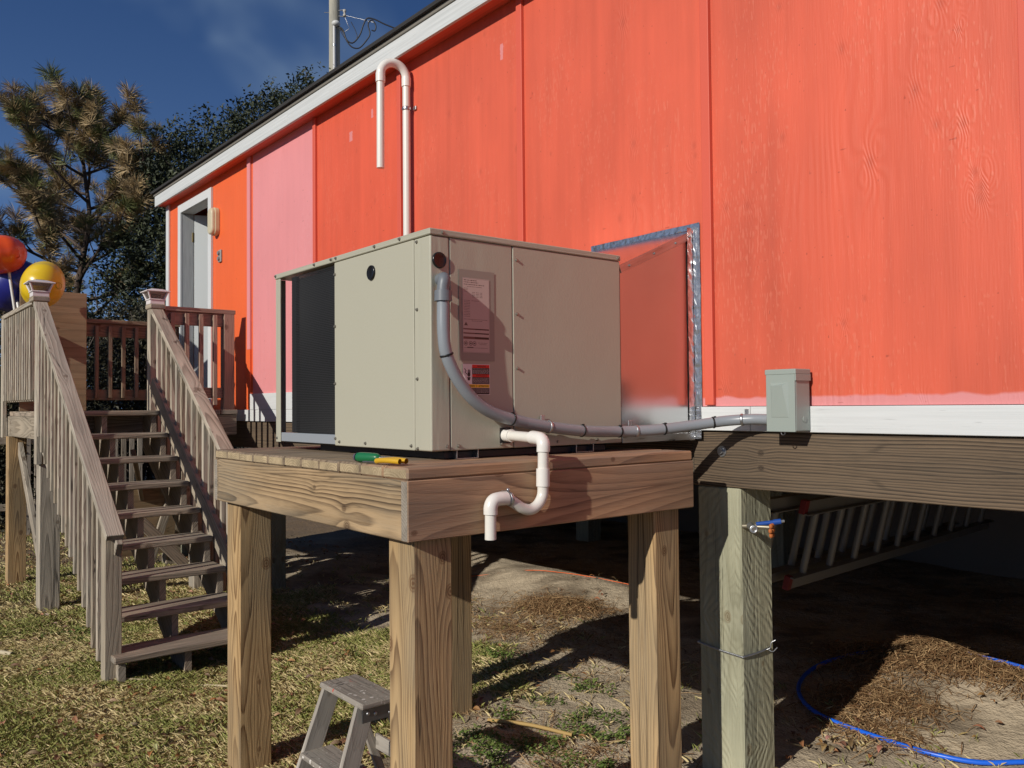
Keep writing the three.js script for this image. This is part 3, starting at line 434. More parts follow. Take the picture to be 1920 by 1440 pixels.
// ---------------------------------------------------------------- packaged air conditioner
const AC = { x0: -1.287, x1: -0.07, y0: -0.037, y1: 0.69, z0: 0.467, z1: 1.347 };
const ac = thing('air_conditioner', 'beige packaged air conditioner with black coil guard standing on the timber platform', 'air conditioner', [-0.68, DK.yt, 0.9]);
{
  const paint = new THREE.MeshPhysicalMaterial({ color: new THREE.Color().setRGB(0.43, 0.415, 0.325), roughness: 0.42, bumpMap: dataTex(256, 256, (i, j) => { const q = 255 * (0.6 * fbm(i * 0.013, j * 0.013, 2) * 1.5 + 0.1 * noise(i * 0.5, j * 0.5)); return [q, q, q]; }, false), bumpScale: 0.0022 });
  const black = flat([0.02, 0.02, 0.021], 0.55), t = 0.018;
  const P = (n, x, y, z, m = paint, o = {}) => box(ac, n, m, x, y, z, { r: 0.004, seg: 2, ...o });
  const yb = AC.y0, yl = 0.668;
  P('front_panel', [-0.74, -0.172], [yb, yl - 0.001], [AC.z1 - t, AC.z1]);
  P('corner_panel', [-0.17, AC.x1], [yb, yl - 0.001], [AC.z1 - 0.075, AC.z1], paint, { r: 0.006 });
  P('side_panel', [AC.x1 - t, AC.x1 - 0.001], [yb, yl - 0.001], [1.0055, AC.z1 - 0.077]);
  P('side_panel', [AC.x1 - t, AC.x1], [yb, yl - 0.001], [AC.z0, 1.003]);
  P('rear_panel', [AC.x0 + 0.1, AC.x1 - t - 0.001], [yb, yl - 0.001], [AC.z0 + 0.001, AC.z0 + t]);
  P('corner_post', [AC.x0, AC.x0 + 0.045], [yb, yl - 0.001], [AC.z1 - 0.006, AC.z1]); P('corner_post', [AC.x0, AC.x0 + 0.006], [yb, yl - 0.001], [AC.z1 - 0.044, AC.z1 - 0.0065]);
  P('corner_post', [AC.x0, AC.x0 + 0.045], [yb, yl - 0.001], [AC.z0, AC.z0 + 0.006]);
  P('lid', [AC.x0 - 0.003, AC.x1 + 0.004], [yl, AC.y1], [AC.z0 - 0.003, AC.z1 + 0.005], paint, { r: 0.005 });
  P('lid_seam', [-0.742, -0.7405], [yl + 0.001, AC.y1 - 0.006], [AC.z1 + 0.004, AC.z1 + 0.0056], black, { r: 0.0003 });
  // coil behind a perforated guard
  P('coil', [-1.145, -0.745], [0.0, yl - 0.012], [AC.z0 + 0.12, AC.z1 - 0.03], flat([0.012, 0.012, 0.012], 0.9), { r: 0.01 });
  const hw = 128, hex = (i, j) => { const s = hw / 8, row = Math.floor(j / s), x = ((i + (row % 2) * s / 2) % s) - s / 2 + 0.5, y = (j % s) - s / 2 + 0.5; return Math.hypot(x, y) < s * 0.37 ? 0 : 255; };
  const am = dataTex(hw, hw, (i, j) => { const q = hex(i, j); return [q, q, q]; }, false, THREE.RepeatWrapping);
  const gw = 0.41, gh = yl - 0.012; am.repeat.set(gw / 0.056, gh / 0.056);
  const guardM = new THREE.MeshStandardMaterial({ color: new THREE.Color().setRGB(0.022, 0.022, 0.022), roughness: 0.55, alphaMap: am, transparent: true, alphaTest: 0.5, side: THREE.DoubleSide });
  const gp = mesh('coil_guard', new THREE.PlaneGeometry(gw, gh), guardM, ac, local(ac, [-0.74 - gw / 2, 0.006 + gh / 2, AC.z1 - 0.012]));
  P('guard_edge', [-0.744 - gw, -0.704 - gw], [0.006, yl - 0.006], [AC.z1 - 0.029, AC.z1 - 0.0135], black, { r: 0.002 });
  P('base_rail', [AC.x0 + 0.046, -0.741], [yb + 0.004, 0.004], [AC.z1 - 0.03, AC.z1 - 0.004], flat([0.36, 0.39, 0.42], 0.45, { metalness: 0.3 }), { r: 0.002 });
  P('base_pan', [AC.x0 + 0.03, AC.x1 - 0.03], [yb - 0.004, yb + 0.03], [AC.z0 + 0.03, AC.z1 - 0.031], black);
  P('skid', [AC.x0 + 0.28, AC.x1 - 0.03], [DK.yt + 0.001, yb - 0.004], [AC.z0 + 0.06, AC.z1 - 0.07], black, { label: 'black base set back under the casing' });
  for (const z of [1.2, 0.66]) { P('channel', [AC.x1 - 0.12, AC.x1 - 0.004], [DK.yt + 0.0015, yb], [z - 0.045, z - 0.042], galv, { r: 0.0005 }); P('channel', [AC.x1 - 0.12, AC.x1 - 0.004], [DK.yt + 0.0015, yb], [z + 0.042, z + 0.045], galv, { r: 0.0005 }); P('channel', [AC.x1 - 0.12, AC.x1 - 0.004], [DK.yt + 0.0012, DK.yt + 0.004], [z - 0.0415, z + 0.0415], galv, { r: 0.0005 }); }
  // hole plugs
  const plug = (p, ax, r) => { const prof = [[0, 0.004], [r * 0.72, 0.003], [r * 0.86, 0.008], [r, 0.005], [r * 1.02, 0]].map(([a, b]) => new THREE.Vector2(a, b)); const m = mesh('hole_plug', new THREE.LatheGeometry(prof, 28), flat([0.012, 0.011, 0.011], 0.25), ac, local(ac, p)); if (ax === 'z') m.rotation.x = Math.PI / 2; else m.rotation.z = -Math.PI / 2; };
  plug([-0.451, 0.591, AC.z1], 'z', 0.027); plug([AC.x1, 0.587, 1.313], 'x', 0.0265);
  // hex screws
  const sg = mergeGeometries([new THREE.CylinderGeometry(0.0042, 0.0046, 0.005, 6).translate(0, 0.0035, 0).toNonIndexed(), new THREE.CylinderGeometry(0.0062, 0.0066, 0.0014, 14).toNonIndexed()]), sm = flat([0.3, 0.28, 0.24], 0.4, { metalness: 0.6 });
  const scr = (p, ax) => { const m = mesh('screw', sg, sm, ac, local(ac, p)); if (ax === 'z') m.rotation.x = Math.PI / 2; else m.rotation.z = -Math.PI / 2; };
  for (const x of [-1.275, -0.9, -0.755, -0.715, -0.42, -0.25]) scr([x, 0.68, AC.z1 + 0.0055], 'z');
  for (const y of [0.62, 0.42, 0.2, -0.01]) scr([-0.732, y, AC.z1], 'z'); for (const y of [0.655, 0.43, 0.2, -0.03]) scr([-0.15, y, AC.z1], 'z'); for (const x of [-0.7, -0.5, -0.19]) scr([x, -0.022, AC.z1], 'z'); scr([AC.x0 + 0.012, -0.02, AC.z1], 'z');
  for (const y of [0.62, 0.43, 0.24, 0.06]) scr([AC.x1, y, 0.985], 'x'); for (const z of [1.285, 1.24, 1.06, 0.93, 0.8, 0.6]) scr([AC.x1, -0.022, z], 'x'); scr([AC.x1 + 0.0045, 0.679, 1.3], 'x'); scr([AC.x1 + 0.0045, 0.679, 0.48], 'x');
  // rating plate and warning sticker (flat print)
  const paper = (w, h, draw) => { const c = document.createElement('canvas'); c.width = w; c.height = h; const g = c.getContext('2d'); draw(g, w, h); const t = new THREE.CanvasTexture(c); t.colorSpace = THREE.SRGBColorSpace; t.magFilter = THREE.LinearFilter; return new THREE.MeshStandardMaterial({ map: t, roughness: 0.45 }); };
  const sticker = (name, m, z0, z1, y0, y1, off) => { const p = mesh(name, new THREE.PlaneGeometry(z1 - z0, y1 - y0), m, ac, local(ac, [AC.x1 + off, (y0 + y1) / 2, (z0 + z1) / 2])); p.rotation.y = Math.PI / 2; return p; };
  sticker('plate_backing', flat([0.3, 0.27, 0.225], 0.5), 1.087, 1.235, 0.261, 0.566, 0.0012);
  const rl = rngOf(3);
  sticker('rating_label', paper(360, 800, (g, w, h) => {
    g.fillStyle = '#bfaea5'; g.fillRect(0, 0, w, h); g.strokeStyle = '#6a5b55'; g.lineWidth = 2; g.strokeRect(6, 6, w - 12, h - 12); g.fillStyle = '#5b4d48';
    const words = (y, x0, x1, s) => { let x = x0; while (x < x1) { const l = 4 + rl() * 18 * s; g.fillRect(x, y, Math.min(l, x1 - x), 5 * s); x += l + 4 * s; } };
    words(20, 20, 190, 1.8); words(42, 20, 210, 1.7); words(66, 20, 290, 1.6); words(90, 60, 260, 1); for (let k = 0; k < 3; k++) words(110 + k * 16, 20, 70, 1); for (const x of [130, 180, 230]) for (let k = 0; k < 4; k++) words(150 + k * 16, x, x + 36, 1); for (let k = 0; k < 11; k++) words(240 + k * 17, 20, 100, 0.9); words(240, 120, 220, 1); words(440, 20, 330, 0.9); words(456, 120, 260, 0.9);
    g.beginPath(); g.moveTo(45, 470); g.lineTo(70, 510); g.lineTo(20, 510); g.fill();
    for (const [y, hh] of [[540, 14], [585, 14], [628, 26]]) { g.fillStyle = '#6b4a43'; g.fillRect(10, y, w - 20, hh); g.fillStyle = '#2d201d'; g.fillRect(w * 0.45, y + hh * 0.2, w * 0.52, hh * 0.55); } g.fillStyle = '#5b4d48';
    for (const x of [40, 105, 155]) { g.beginPath(); g.arc(x, 700, 22, 0, 7); g.lineWidth = 6; g.stroke(); g.fillRect(x - 12, 692, 24, 16); } words(690, 200, 330, 0.9); words(706, 220, 320, 0.9); words(745, 20, 330, 0.8); g.fillRect(60, 738, 80, 12);
  }), 1.109, 1.222, 0.288, 0.539, 0.0024);
  sticker('warning_label', paper(512, 480, (g, w, h) => {
    g.fillStyle = '#ece6e2'; g.fillRect(0, 0, w, h); const ex = w * 0.34;
    g.fillStyle = '#201616'; g.fillRect(ex, 8, w - ex - 8, 302); g.fillRect(8, 372, w - 16, 100);
    g.fillStyle = '#e2231a'; g.fillRect(ex, 8, w - ex - 8, 48); g.fillRect(ex, 160, w - ex - 8, 42); g.fillStyle = '#f2c21a'; g.fillRect(8, 316, w - 16, 52);
    g.fillStyle = '#1a1111'; g.font = 'bold 34px sans-serif'; g.textAlign = 'center'; g.textBaseline = 'middle'; g.fillText('▲ WARNING', (ex + w) / 2, 33); g.font = 'bold 28px sans-serif'; g.fillText('▲ AVERTISSEMENT', (ex + w) / 2, 182); g.font = 'bold 34px sans-serif'; g.fillText('▲ CAUTION', w * 0.26, 343); g.fillText('▲ ATTENTION', w * 0.74, 343);
    g.fillRect(w / 2 - 2, 318, 4, 48);
    g.fillStyle = '#cfc6c2'; const lines = (x0, x1, ys) => { for (const y of ys) { let x = x0; while (x < x1) { const l = 6 + rl() * 26; g.fillRect(x, y, Math.min(l, x1 - x), 6); x += l + 6; } } }; lines(ex + 12, w - 20, [70, 92, 108, 124, 140, 216, 236, 252, 270, 288]); lines(20, w / 2 - 14, [386, 404, 422, 440]); lines(w / 2 + 12, w - 20, [386, 404, 422, 440]); g.fillRect(w / 2 - 2, 376, 4, 92);
    g.strokeStyle = '#1a1414'; g.fillStyle = '#1a1414'; g.lineWidth = 12; g.beginPath(); g.moveTo(30, 70); g.lineTo(62, 108); g.lineTo(44, 128); g.lineTo(78, 160); g.stroke();
    for (const [x, y] of [[98, 92], [112, 84], [126, 88], [138, 100]]) { g.lineWidth = 10; g.beginPath(); g.moveTo(x, y); g.lineTo(x - 4, y + 60); g.stroke(); } g.beginPath(); g.ellipse(112, 165, 28, 34, 0, 0, 7); g.fill(); g.beginPath(); g.moveTo(80, 205); g.lineTo(142, 205); g.lineTo(130, 255); g.lineTo(96, 255); g.fill();
  }), 1.109, 1.222, 0.147, 0.25, 0.0016);
  // drain opening
  P('drain_opening', [AC.x1 - 0.002, AC.x1 + 0.0012], [-0.02, 0.034], [1.02, 1.066], black, { r: 0.0004 });
}

// ---------------------------------------------------------------- sheet-metal duct to the wall
{
  const g = thing('air_duct', 'galvanized sheet metal duct joining the air conditioner to the wall', 'duct', [-0.38, 0.3, 0.23]);
  const dx0 = -0.68, dx1 = -0.074, z0 = 0.0195, z1 = AC.z0 - 0.004, ya = 0.655, yb = 0.845, ybot = -0.036;
  const skin = flat([0.56, 0.57, 0.58], 0.2, { metalness: 1, side: THREE.DoubleSide, bumpMap: dataTex(256, 256, (i, j) => { const q = 255 * fbm(i * 0.011 + 2, j * 0.008, 2); return [q, q, q]; }, false), bumpScale: 0.004 });
  const quad = (name, a, b, c, d) => { const q = new THREE.PlaneGeometry(1, 1, 12, 12), p = q.attributes.position; for (let i = 0; i < p.count; i++) { const u = p.getX(i) + 0.5, v = p.getY(i) + 0.5, k = [0, 1, 2].map((n) => (a[n] * (1 - u) + b[n] * u) * (1 - v) + (d[n] * (1 - u) + c[n] * u) * v); p.setXYZ(i, ...local(g, k)); } q.computeVertexNormals(); return mesh(name, q, skin, g); };
  quad('side_sheet', [dx1, ybot, z1], [dx1, ybot, z0], [dx1, yb, z0], [dx1, ya, z1]); quad('side_sheet', [dx0, ybot, z0], [dx0, ybot, z1], [dx0, ya, z1], [dx0, yb, z0]);
  quad('top_sheet', [dx0, ya, z1], [dx1, ya, z1], [dx1, yb, z0], [dx0, yb, z0]); quad('bottom_sheet', [dx0, ybot, z1], [dx1, ybot, z1], [dx1, ybot, z0], [dx0, ybot, z0]);
  const hem = (n, a, b, w, t) => slant(g, n, galv, a, b, w, t, [1, 0, 0], { c: 0.001, end: galv });
  hem('seam_strip', [dx1 + 0.002, ya - 0.018, z1], [dx1 + 0.002, yb - 0.018, z0], 0.03, 0.003); hem('seam_strip', [dx1 + 0.003, ybot + 0.012, z1], [dx1 + 0.003, ybot + 0.012, z0 + 0.003], 0.03, 0.003);
  
  // crumpled foil tape round the joint at the wall
  const foil = (name, a, b, w, out) => { const n = 150, q = new THREE.PlaneGeometry(1, 1, n, 4), p = q.attributes.position, A = V(...a), B = V(...b), d = B.clone().sub(A), W = V(...w), O = V(...out); for (let i = 0; i < p.count; i++) { const u = p.getX(i) + 0.5, v = p.getY(i), k = A.clone().addScaledVector(d, u).addScaledVector(W, v * (1 + 0.12 * (noise(u * 14, 3) - 0.5))).addScaledVector(O, 0.001 + 0.004 * fbm(u * 42, v * 4 + a[0] * 9, 3)); p.setXYZ(i, ...local(g, k.toArray())); } q.computeVertexNormals(); const fm = flat([0.66, 0.67, 0.68], 0.24, { metalness: 0.92, side: THREE.DoubleSide }); return mesh(name, q, fm, g); };
  foil('foil_tape', [dx1 + 0.0015, ybot - 0.005, 0.043], [dx1 + 0.0015, 0.852, 0.043], [0, 0, 0.034], [1, 0, 0]);
  foil('foil_tape', [dx1 + 0.014, 0.098, 0.003], [dx1 + 0.014, 0.87, 0.003], [0.026, 0, 0], [0, 0, 1]);
  foil('foil_tape', [dx1 + 0.018, ybot, 0.0185], [dx1 + 0.018, 0.1, 0.0185], [0.03, 0, 0], [0, 0, 1]);
  foil('foil_tape', [dx0 - 0.02, 0.86, 0.003], [dx1 + 0.026, 0.864, 0.003], [0, 0.026, 0], [0, 0, 1]);
  foil('foil_tape', [dx1 + 0.003, 0.099, 0.012], [dx1 + 0.003, 0.86, 0.012], [0, 0, 0.024], [1, 0, 0]);
  for (const u of [0.12, 0.45, 0.75, 0.95]) { const s = mesh('screw', new THREE.CylinderGeometry(0.005, 0.005, 0.006, 6), zinc, g, local(g, [dx1 + 0.006, mix(ya, yb, u) - 0.02, mix(z1, z0, u)])); s.rotation.z = -Math.PI / 2; }
}

// ---------------------------------------------------------------- liquid-tight conduit
{
  const g = thing('electrical_conduit', 'grey flexible conduit sweeping from the air conditioner to the disconnect box', 'conduit', [-0.03, -0.03, 0.9]);
  const grey = flat([0.25, 0.275, 0.3], 0.33), dark = flat([0.15, 0.165, 0.185], 0.45), tie = flat([0.008, 0.008, 0.008], 0.5), X = -0.03;
  const pts = [[X, 0.47, 1.325], [X, 0.43, 1.325], [X + 0.002, 0.352, 1.326], [X + 0.003, 0.284, 1.318], [X + 0.004, 0.229, 1.294], [X + 0.004, 0.178, 1.258], [X + 0.004, 0.133, 1.213], [X + 0.003, 0.088, 1.136], [X, 0.055, 1.009], [X, 0.03, 0.85], [X, 0.014, 0.693], [X, 0.008, 0.511], [0.02, 0.012, 0.36], [0.085, 0.027, 0.22], [0.165, 0.043, 0.12], [0.25, 0.049, 0.074], [0.32, 0.048, 0.062]];
  const curve = new THREE.CatmullRomCurve3(pts.map((p) => V(...local(g, p))), false, 'centripetal'), N = 640, geo = new THREE.TubeGeometry(curve, N, 0.0208, 14, false), p = geo.attributes.position, nn = geo.attributes.normal;
  for (let i = 0; i <= N; i++) for (let j = 0; j <= 14; j++) { const k = i * 15 + j, a = i / N < 0.36 ? 0.00045 : 0, o = (i % 2 ? a : -a); p.setXYZ(k, p.getX(k) + nn.getX(k) * o, p.getY(k) + nn.getY(k) * o, p.getZ(k) + nn.getZ(k) * o); }
  geo.computeVertexNormals(); mesh('sleeve', geo, grey, g);
  tube(g, 'elbow', dark, [[AC.x1 - 0.002, 0.522, 1.31], [X - 0.012, 0.524, 1.313], [X - 0.001, 0.516, 1.32], [X, 0.49, 1.325], [X, 0.462, 1.325]], 0.0205, 20, 14);
  cyl(g, 'gland_nut', dark, [X, 0.448, 1.325], [X, 0.482, 1.325], 0.0295, 0.0285, 8);
  const ring = (name, m, u, r, t, sy = 1) => { const q = curve.getPointAt(u), d = curve.getTangentAt(u), o = mesh(name, new THREE.TorusGeometry(r, t, 8, 24), m, g); o.position.copy(q); o.quaternion.setFromUnitVectors(V(0, 0, 1), d); o.scale.z = sy; return q; };
  for (const u of [0.115, 0.325, 0.52, 0.635, 0.75, 0.87]) { const q = ring('cable_tie', tie, u, 0.0215, 0.0018, 2); mesh('tie_head', new THREE.BoxGeometry(0.007, 0.006, 0.007), tie, g, [q.x + 0.008, q.y + 0.022, q.z]); }
  for (const u of [0.425, 0.68, 0.935]) { const q = ring('strap', zinc, u, 0.0218, 0.0022, 2.4); mesh('strap_ear', new RoundedBoxGeometry(u > 0.9 ? 0.018 : 0.005, 0.022, u > 0.9 ? 0.005 : 0.018, 1, 0.002), zinc, g, [q.x + (u > 0.9 ? 0 : -0.032), q.y + 0.03, q.z + (u > 0.9 ? -0.03 : 0)]); }
}

// ---------------------------------------------------------------- condensate drain with trap
{
  const g = thing('drain_pipe', 'white plastic condensate drain with trap on the side of the platform', 'pipe', [0.16, -0.2, 1.12]), X = 0.165;
  cyl(g, 'stub', pvc, [AC.x1 + 0.001, 0.008, 1.043], [X - 0.02, 0.003, 1.07], 0.0175, 0.0175, 18); cyl(g, 'socket', pvcFit, [AC.x1 + 0.004, 0.008, 1.043], [AC.x1 + 0.04, 0.007, 1.047], 0.0218, 0.0218, 18);
  tube(g, 'elbow', pvcFit, [[X - 0.065, 0.005, 1.066], [X - 0.04, 0.004, 1.068], [X - 0.012, -0.001, 1.071], [X - 0.001, -0.014, 1.073], [X, -0.04, 1.074]], 0.0218, 20, 16);
  cyl(g, 'drop', pvc, [X, -0.03, 1.074], [X, -0.11, 1.076], 0.0175, 0.0175, 18); cyl(g, 'coupling', pvcFit, [X, -0.093, 1.076], [X, -0.15, 1.077], 0.0218, 0.0218, 18);
  tube(g, 'trap', pvc, [[X, -0.14, 1.077], [X, -0.18, 1.08], [X, -0.208, 1.1], [X, -0.22, 1.13], [X, -0.212, 1.165], [X, -0.195, 1.195], [X, -0.181, 1.22], [X, -0.177, 1.24]], 0.0178, 40, 16);
  tube(g, 'elbow', pvcFit, [[X, -0.177, 1.228], [X, -0.177, 1.255], [X, -0.182, 1.278], [X, -0.198, 1.288], [X, -0.222, 1.289]], 0.0218, 20, 16);
  cyl(g, 'outlet', pvc, [X, -0.21, 1.289], [X, -0.298, 1.29], 0.0175, 0.0175, 18);
  const s = mesh('strap', new THREE.TorusGeometry(0.0205, 0.0022, 8, 22), zinc, g, local(g, [X, -0.18, 1.216])); s.scale.z = 2.5; box(g, 'strap_ear', zinc, [DK.x1 + 0.001, X - 0.004], [-0.158, -0.155], [1.208, 1.224], { r: 0.001 });
  mesh('strap_screw', new THREE.SphereGeometry(0.006, 10, 8), zinc, g, local(g, [X - 0.005, -0.152, 1.216]));
}

// ---------------------------------------------------------------- tools left on the platform
{
  const y = DK.yt + 0.017, a = [-0.2, y, 1.545], d = V(0.95, 0, -0.28).normalize();
  const g = thing('screwdriver', 'green handled nut driver lying on the platform edge', 'tool', a);
  const prof = [[0, 0], [0.012, 0.001], [0.0155, 0.006], [0.0165, 0.02], [0.0155, 0.06], [0.0145, 0.085], [0.009, 0.098], [0.0, 0.1]].map(([r, h]) => new THREE.Vector2(r, h));
  const q = new THREE.Quaternion().setFromUnitVectors(V(0, 1, 0), d);
  const h = mesh('handle', new THREE.LatheGeometry(prof, 8), flat([0.012, 0.15, 0.055], 0.35), g); h.quaternion.copy(q); const e = mesh('end_cap', new THREE.CylinderGeometry(0.0145, 0.012, 0.008, 16), flat([0.1, 0.09, 0.12], 0.4), g, d.clone().multiplyScalar(-0.003).toArray()); e.quaternion.copy(q);
  const s = mesh('shaft', new THREE.CylinderGeometry(0.0045, 0.0045, 0.06, 10), zinc, g, d.clone().multiplyScalar(0.126).toArray()); s.quaternion.copy(q);
  const b = [-0.06, DK.yt + 0.011, 1.552], d2 = V(0.97, 0, -0.24).normalize(), q2 = new THREE.Quaternion().setFromUnitVectors(V(1, 0, 0), d2);
  const k = thing('wire_stripper', 'yellow handled wire strippers lying on the platform edge', 'tool', b); k.quaternion.copy(q2);
  const yel = flat([0.62, 0.36, 0.02], 0.4);
  for (const sgn of [-1, 1]) mesh('handle', tubeGeo([[0, 0, 0.003 * sgn], [0.03, 0.003, 0.01 * sgn], [0.07, 0.004, 0.016 * sgn], [0.11, 0.002, 0.014 * sgn]], 0.0085, 16, 10), yel, k);
  mesh('jaw', new RoundedBoxGeometry(0.06, 0.005, 0.016, 1, 0.002), steelDark, k, [-0.03, -0.004, 0]);
}

// ---------------------------------------------------------------- staircase and landing
const st = thing('staircase', 'weathered grey wooden staircase with railings rising to the landing at the door', 'staircase', [-4.6, G0, 1.2]);
const stairTints = stairWood.flatMap((m) => [1, 0.8, 0.9].map((t, i) => { const c = m.clone(); c.userData.L = WL; c.color.setRGB(t, t * (i === 1 ? 0.96 : 1), t * (i === 1 ? 0.9 : 1)); return c; }));   // boards that aged to different tones
const SW = (k) => stairTints[(k * 4 + (k % 3)) % 9], RISE = 0.169, RUN = 0.24, N0 = -4.71, YL = 0.1, ZN = 1.57, ZF = 0.84;
{
  for (let k = 1; k <= 8; k++) lum(st, 'tread', treadWood, [N0 + RUN * k - 0.265, N0 + RUN * k], [YL - RISE * k - 0.038, YL - RISE * k], [ZF - 0.01, ZN + 0.055], 'z', { v: k + 2, c: 0.006 });
  const saw = () => { const s = new THREE.Shape(), x = (k) => N0 + RUN * k, y = (k) => YL - RISE * k - 0.038; s.moveTo(x(0) - 0.265, y(0)); for (let k = 0; k <= 8; k++) { s.lineTo(x(k) - 0.03, y(k)); if (k < 8) s.lineTo(x(k) - 0.03, y(k + 1)); } s.lineTo(x(8) - 0.03, G0 - 0.02); s.lineTo(x(8) - 0.2, G0 - 0.02); s.lineTo(x(0) - 0.265, y(0) - 0.27); s.closePath(); return s; };
  for (const z of [ZN - 0.01, 1.2, ZF + 0.0]) { const g = new THREE.ExtrudeGeometry(saw(), { depth: 0.038, bevelEnabled: false }), uv = g.attributes.uv, p = g.attributes.position; for (let i = 0; i < p.count; i++) uv.setXY(i, (p.getX(i) * 0.82 - p.getY(i) * 0.57) / 2.4 + z, (p.getX(i) * 0.57 + p.getY(i) * 0.82 + p.getZ(i)) / 0.3); mesh('stringer', g, z > 1.5 ? SW(1) : treadWood, st, local(st, [0, 0, z])); }
  // landing: boards, rims, posts
  const LX0 = -6.5, LX1 = -4.97, LZ0 = 0.1, LZ1 = 1.6;
  lum(st, 'landing_board', treadWood, [N0 - 0.262, N0], [YL - 0.038, YL], [ZF - 0.02, ZN + 0.04], 'z', { c: 0.006 });
  for (let k = 0; k < 10; k++) lum(st, 'landing_board', treadWood, [LX0, LX1 - 0.004], [YL - 0.038, YL], [LZ0 + k * 0.15, LZ0 + k * 0.15 + 0.144], 'x');
  lum(st, 'rim_joist', SW(2), [LX0 + 0.02, -5.21], [-0.115, YL - 0.039], [LZ1 - 0.03, LZ1 + 0.008], 'x'); lum(st, 'rim_joist', treadWood, [LX0, LX0 + 0.038], [-0.115, YL - 0.039], [LZ0, LZ1 - 0.031], 'z'); lum(st, 'rim_joist', treadWood, [-5.03, -4.992], [-0.115, YL - 0.039], [LZ0, LZ1 - 0.031], 'z');
  lum(st, 'post', SW(0), [-5.2, -5.06], [G0 - 0.2, -0.117], [1.455, 1.595], 'y'); lum(st, 'post', pine[0], [LX0 + 0.05, LX0 + 0.19], [G0 - 0.2, -0.117], [1.48, 1.62], 'y');
  lum(st, 'post', SW(1), [-5.2, -5.06], [G0 - 0.2, -0.117], [0.3, 0.44], 'y'); lum(st, 'post', SW(2), [LX0 + 0.05, LX0 + 0.19], [G0 - 0.2, -0.117], [0.15, 0.29], 'y');
  slant(st, 'brace', SW(1), [LX0 + 0.17, -0.2, 1.53], [-5.2, -1.25, 1.53], 0.089, 0.038); slant(st, 'brace', treadWood, [LX0 + 0.12, -1.3, 0.4], [-5.15, -0.25, 0.9], 0.089, 0.038); slant(st, 'brace', treadWood, [-5.1, -1.2, 0.5], [-5.1, -0.2, 1.4], 0.089, 0.038, [1, 0, 0]);
  // near railing of the stair
  const nose = (x) => YL - (RISE / RUN) * (x - N0), railY = (x) => nose(x) + 0.615;
  const zr = ZN + 0.042;
  for (const [z, side] of [[zr, 0], [ZF - 0.075, 1]]) {
    const xa = -4.99, xb = -2.84;
    slant(st, 'handrail', SW(side), [xa, railY(xa), z], [xb, railY(xb), z], 0.038, 0.095, [0, 0, 1], { v: 3 + side, label: 'flat weathered top rail of the stair' });
    slant(st, 'sub_rail', SW(side + 1), [xa, railY(xa) - 0.068, z - 0.02], [xb, railY(xb) - 0.068, z - 0.02], 0.085, 0.036);
    if (side) slant(st, 'lower_rail', SW(2), [xa + 0.03, nose(xa) + 0.01, z + 0.04], [xb, nose(xb) + 0.01, z + 0.04], 0.14, 0.036);
    for (let k = 0; k < 17; k++) { const x = xa + 0.1 + k * 0.118; lum(st, 'baluster', SW(k), [x, x + 0.034], [nose(x) - 0.33 + rr(-0.02, 0.02), railY(x) - 0.045], [z, z + 0.034], 'y', { c: 0.003 }).rotation.z += rr(-0.008, 0.008); }
    lum(st, 'newel_post', SW(2), [xb - 0.12, xb - 0.032], [G0 - 0.2, railY(xb) + 0.03], [z - 0.045, z + 0.044], 'y', { v: 9 });
    lum(st, 'newel_post', SW(side), [-5.1, -5.012], [side ? YL : -0.3, 0.93], side ? [z - 0.045, z + 0.045] : [z - 0.022, z + 0.018], 'y');
    lum(st, 'newel_cap', SW(2), [-5.12, -4.975], [0.931, 0.969], [z - 0.065, z + 0.055], 'x', { c: 0.006 });
  }
  // rails round the landing
  lum(st, 'handrail', SW(1), [LX0 - 0.05, -5.122], [0.92, 0.957], [zr - 0.055, zr + 0.035], 'x'); lum(st, 'sub_rail', SW(2), [LX0, -5.102], [0.83, 0.918], [zr - 0.03, zr + 0.005], 'x'); lum(st, 'lower_rail', SW(2), [LX0, -5.102], [0.18, 0.265], [zr - 0.03, zr + 0.005], 'x');
  for (let k = 0; k < 13; k++) { const x = LX0 + 0.09 + k * 0.1; lum(st, 'baluster', SW(k), [x, x + 0.034], [0.19, 0.905], [zr + 0.006, zr + 0.04], 'y').rotation.z += rr(-0.01, 0.01); }
  lum(st, 'rail_post', SW(0), [LX0 - 0.03, LX0 + 0.06], [-0.13, 0.919], [zr + 0.006, zr + 0.04], 'y');
  const bx = LX0 + 0.02;
  lum(st, 'handrail', deckWood[1], [bx - 0.05, bx + 0.045], [0.925, 0.962], [0.12, 1.02], 'z', { v: 2 }); lum(st, 'sub_rail', deckWood[1], [bx - 0.02, bx + 0.016], [0.8, 0.924], [0.12, 1.56], 'z'); lum(st, 'lower_rail', deckWood[1], [bx - 0.02, bx + 0.016], [0.2, 0.3], [0.12, 1.56], 'z');
  for (let k = 0; k < 12; k++) { const z = 0.16 + k * 0.118; lum(st, 'baluster', deckWood[1], [bx + 0.017, bx + 0.051], [0.22, 0.9], [z, z + 0.034], 'y'); }
  // rail from upper newel to wall; shade and coral bounce are in its colour
  const wx = -5.06;
  lum(st, 'handrail', railShadeTint, [wx - 0.05, wx + 0.045], [0.925, 0.962], [0.1, 0.695], 'z'); lum(st, 'sub_rail', railShadeTint, [wx - 0.02, wx + 0.016], [0.815, 0.924], [0.1, 0.72], 'z'); lum(st, 'lower_rail', railShadeTint, [wx - 0.02, wx + 0.016], [0.2, 0.29], [0.1, 0.72], 'z');
  for (let k = 0; k < 4; k++) { const z = 0.26 + k * 0.118; lum(st, 'baluster', railShadeTint, [wx + 0.017, wx + 0.051], [0.14, 0.91], [z, z + 0.034], 'y'); }
  lum(st, 'rail_post', railShadeTint, [wx - 0.045, wx + 0.045], [-0.1, 0.924], [0.11, 0.2], 'y');
}
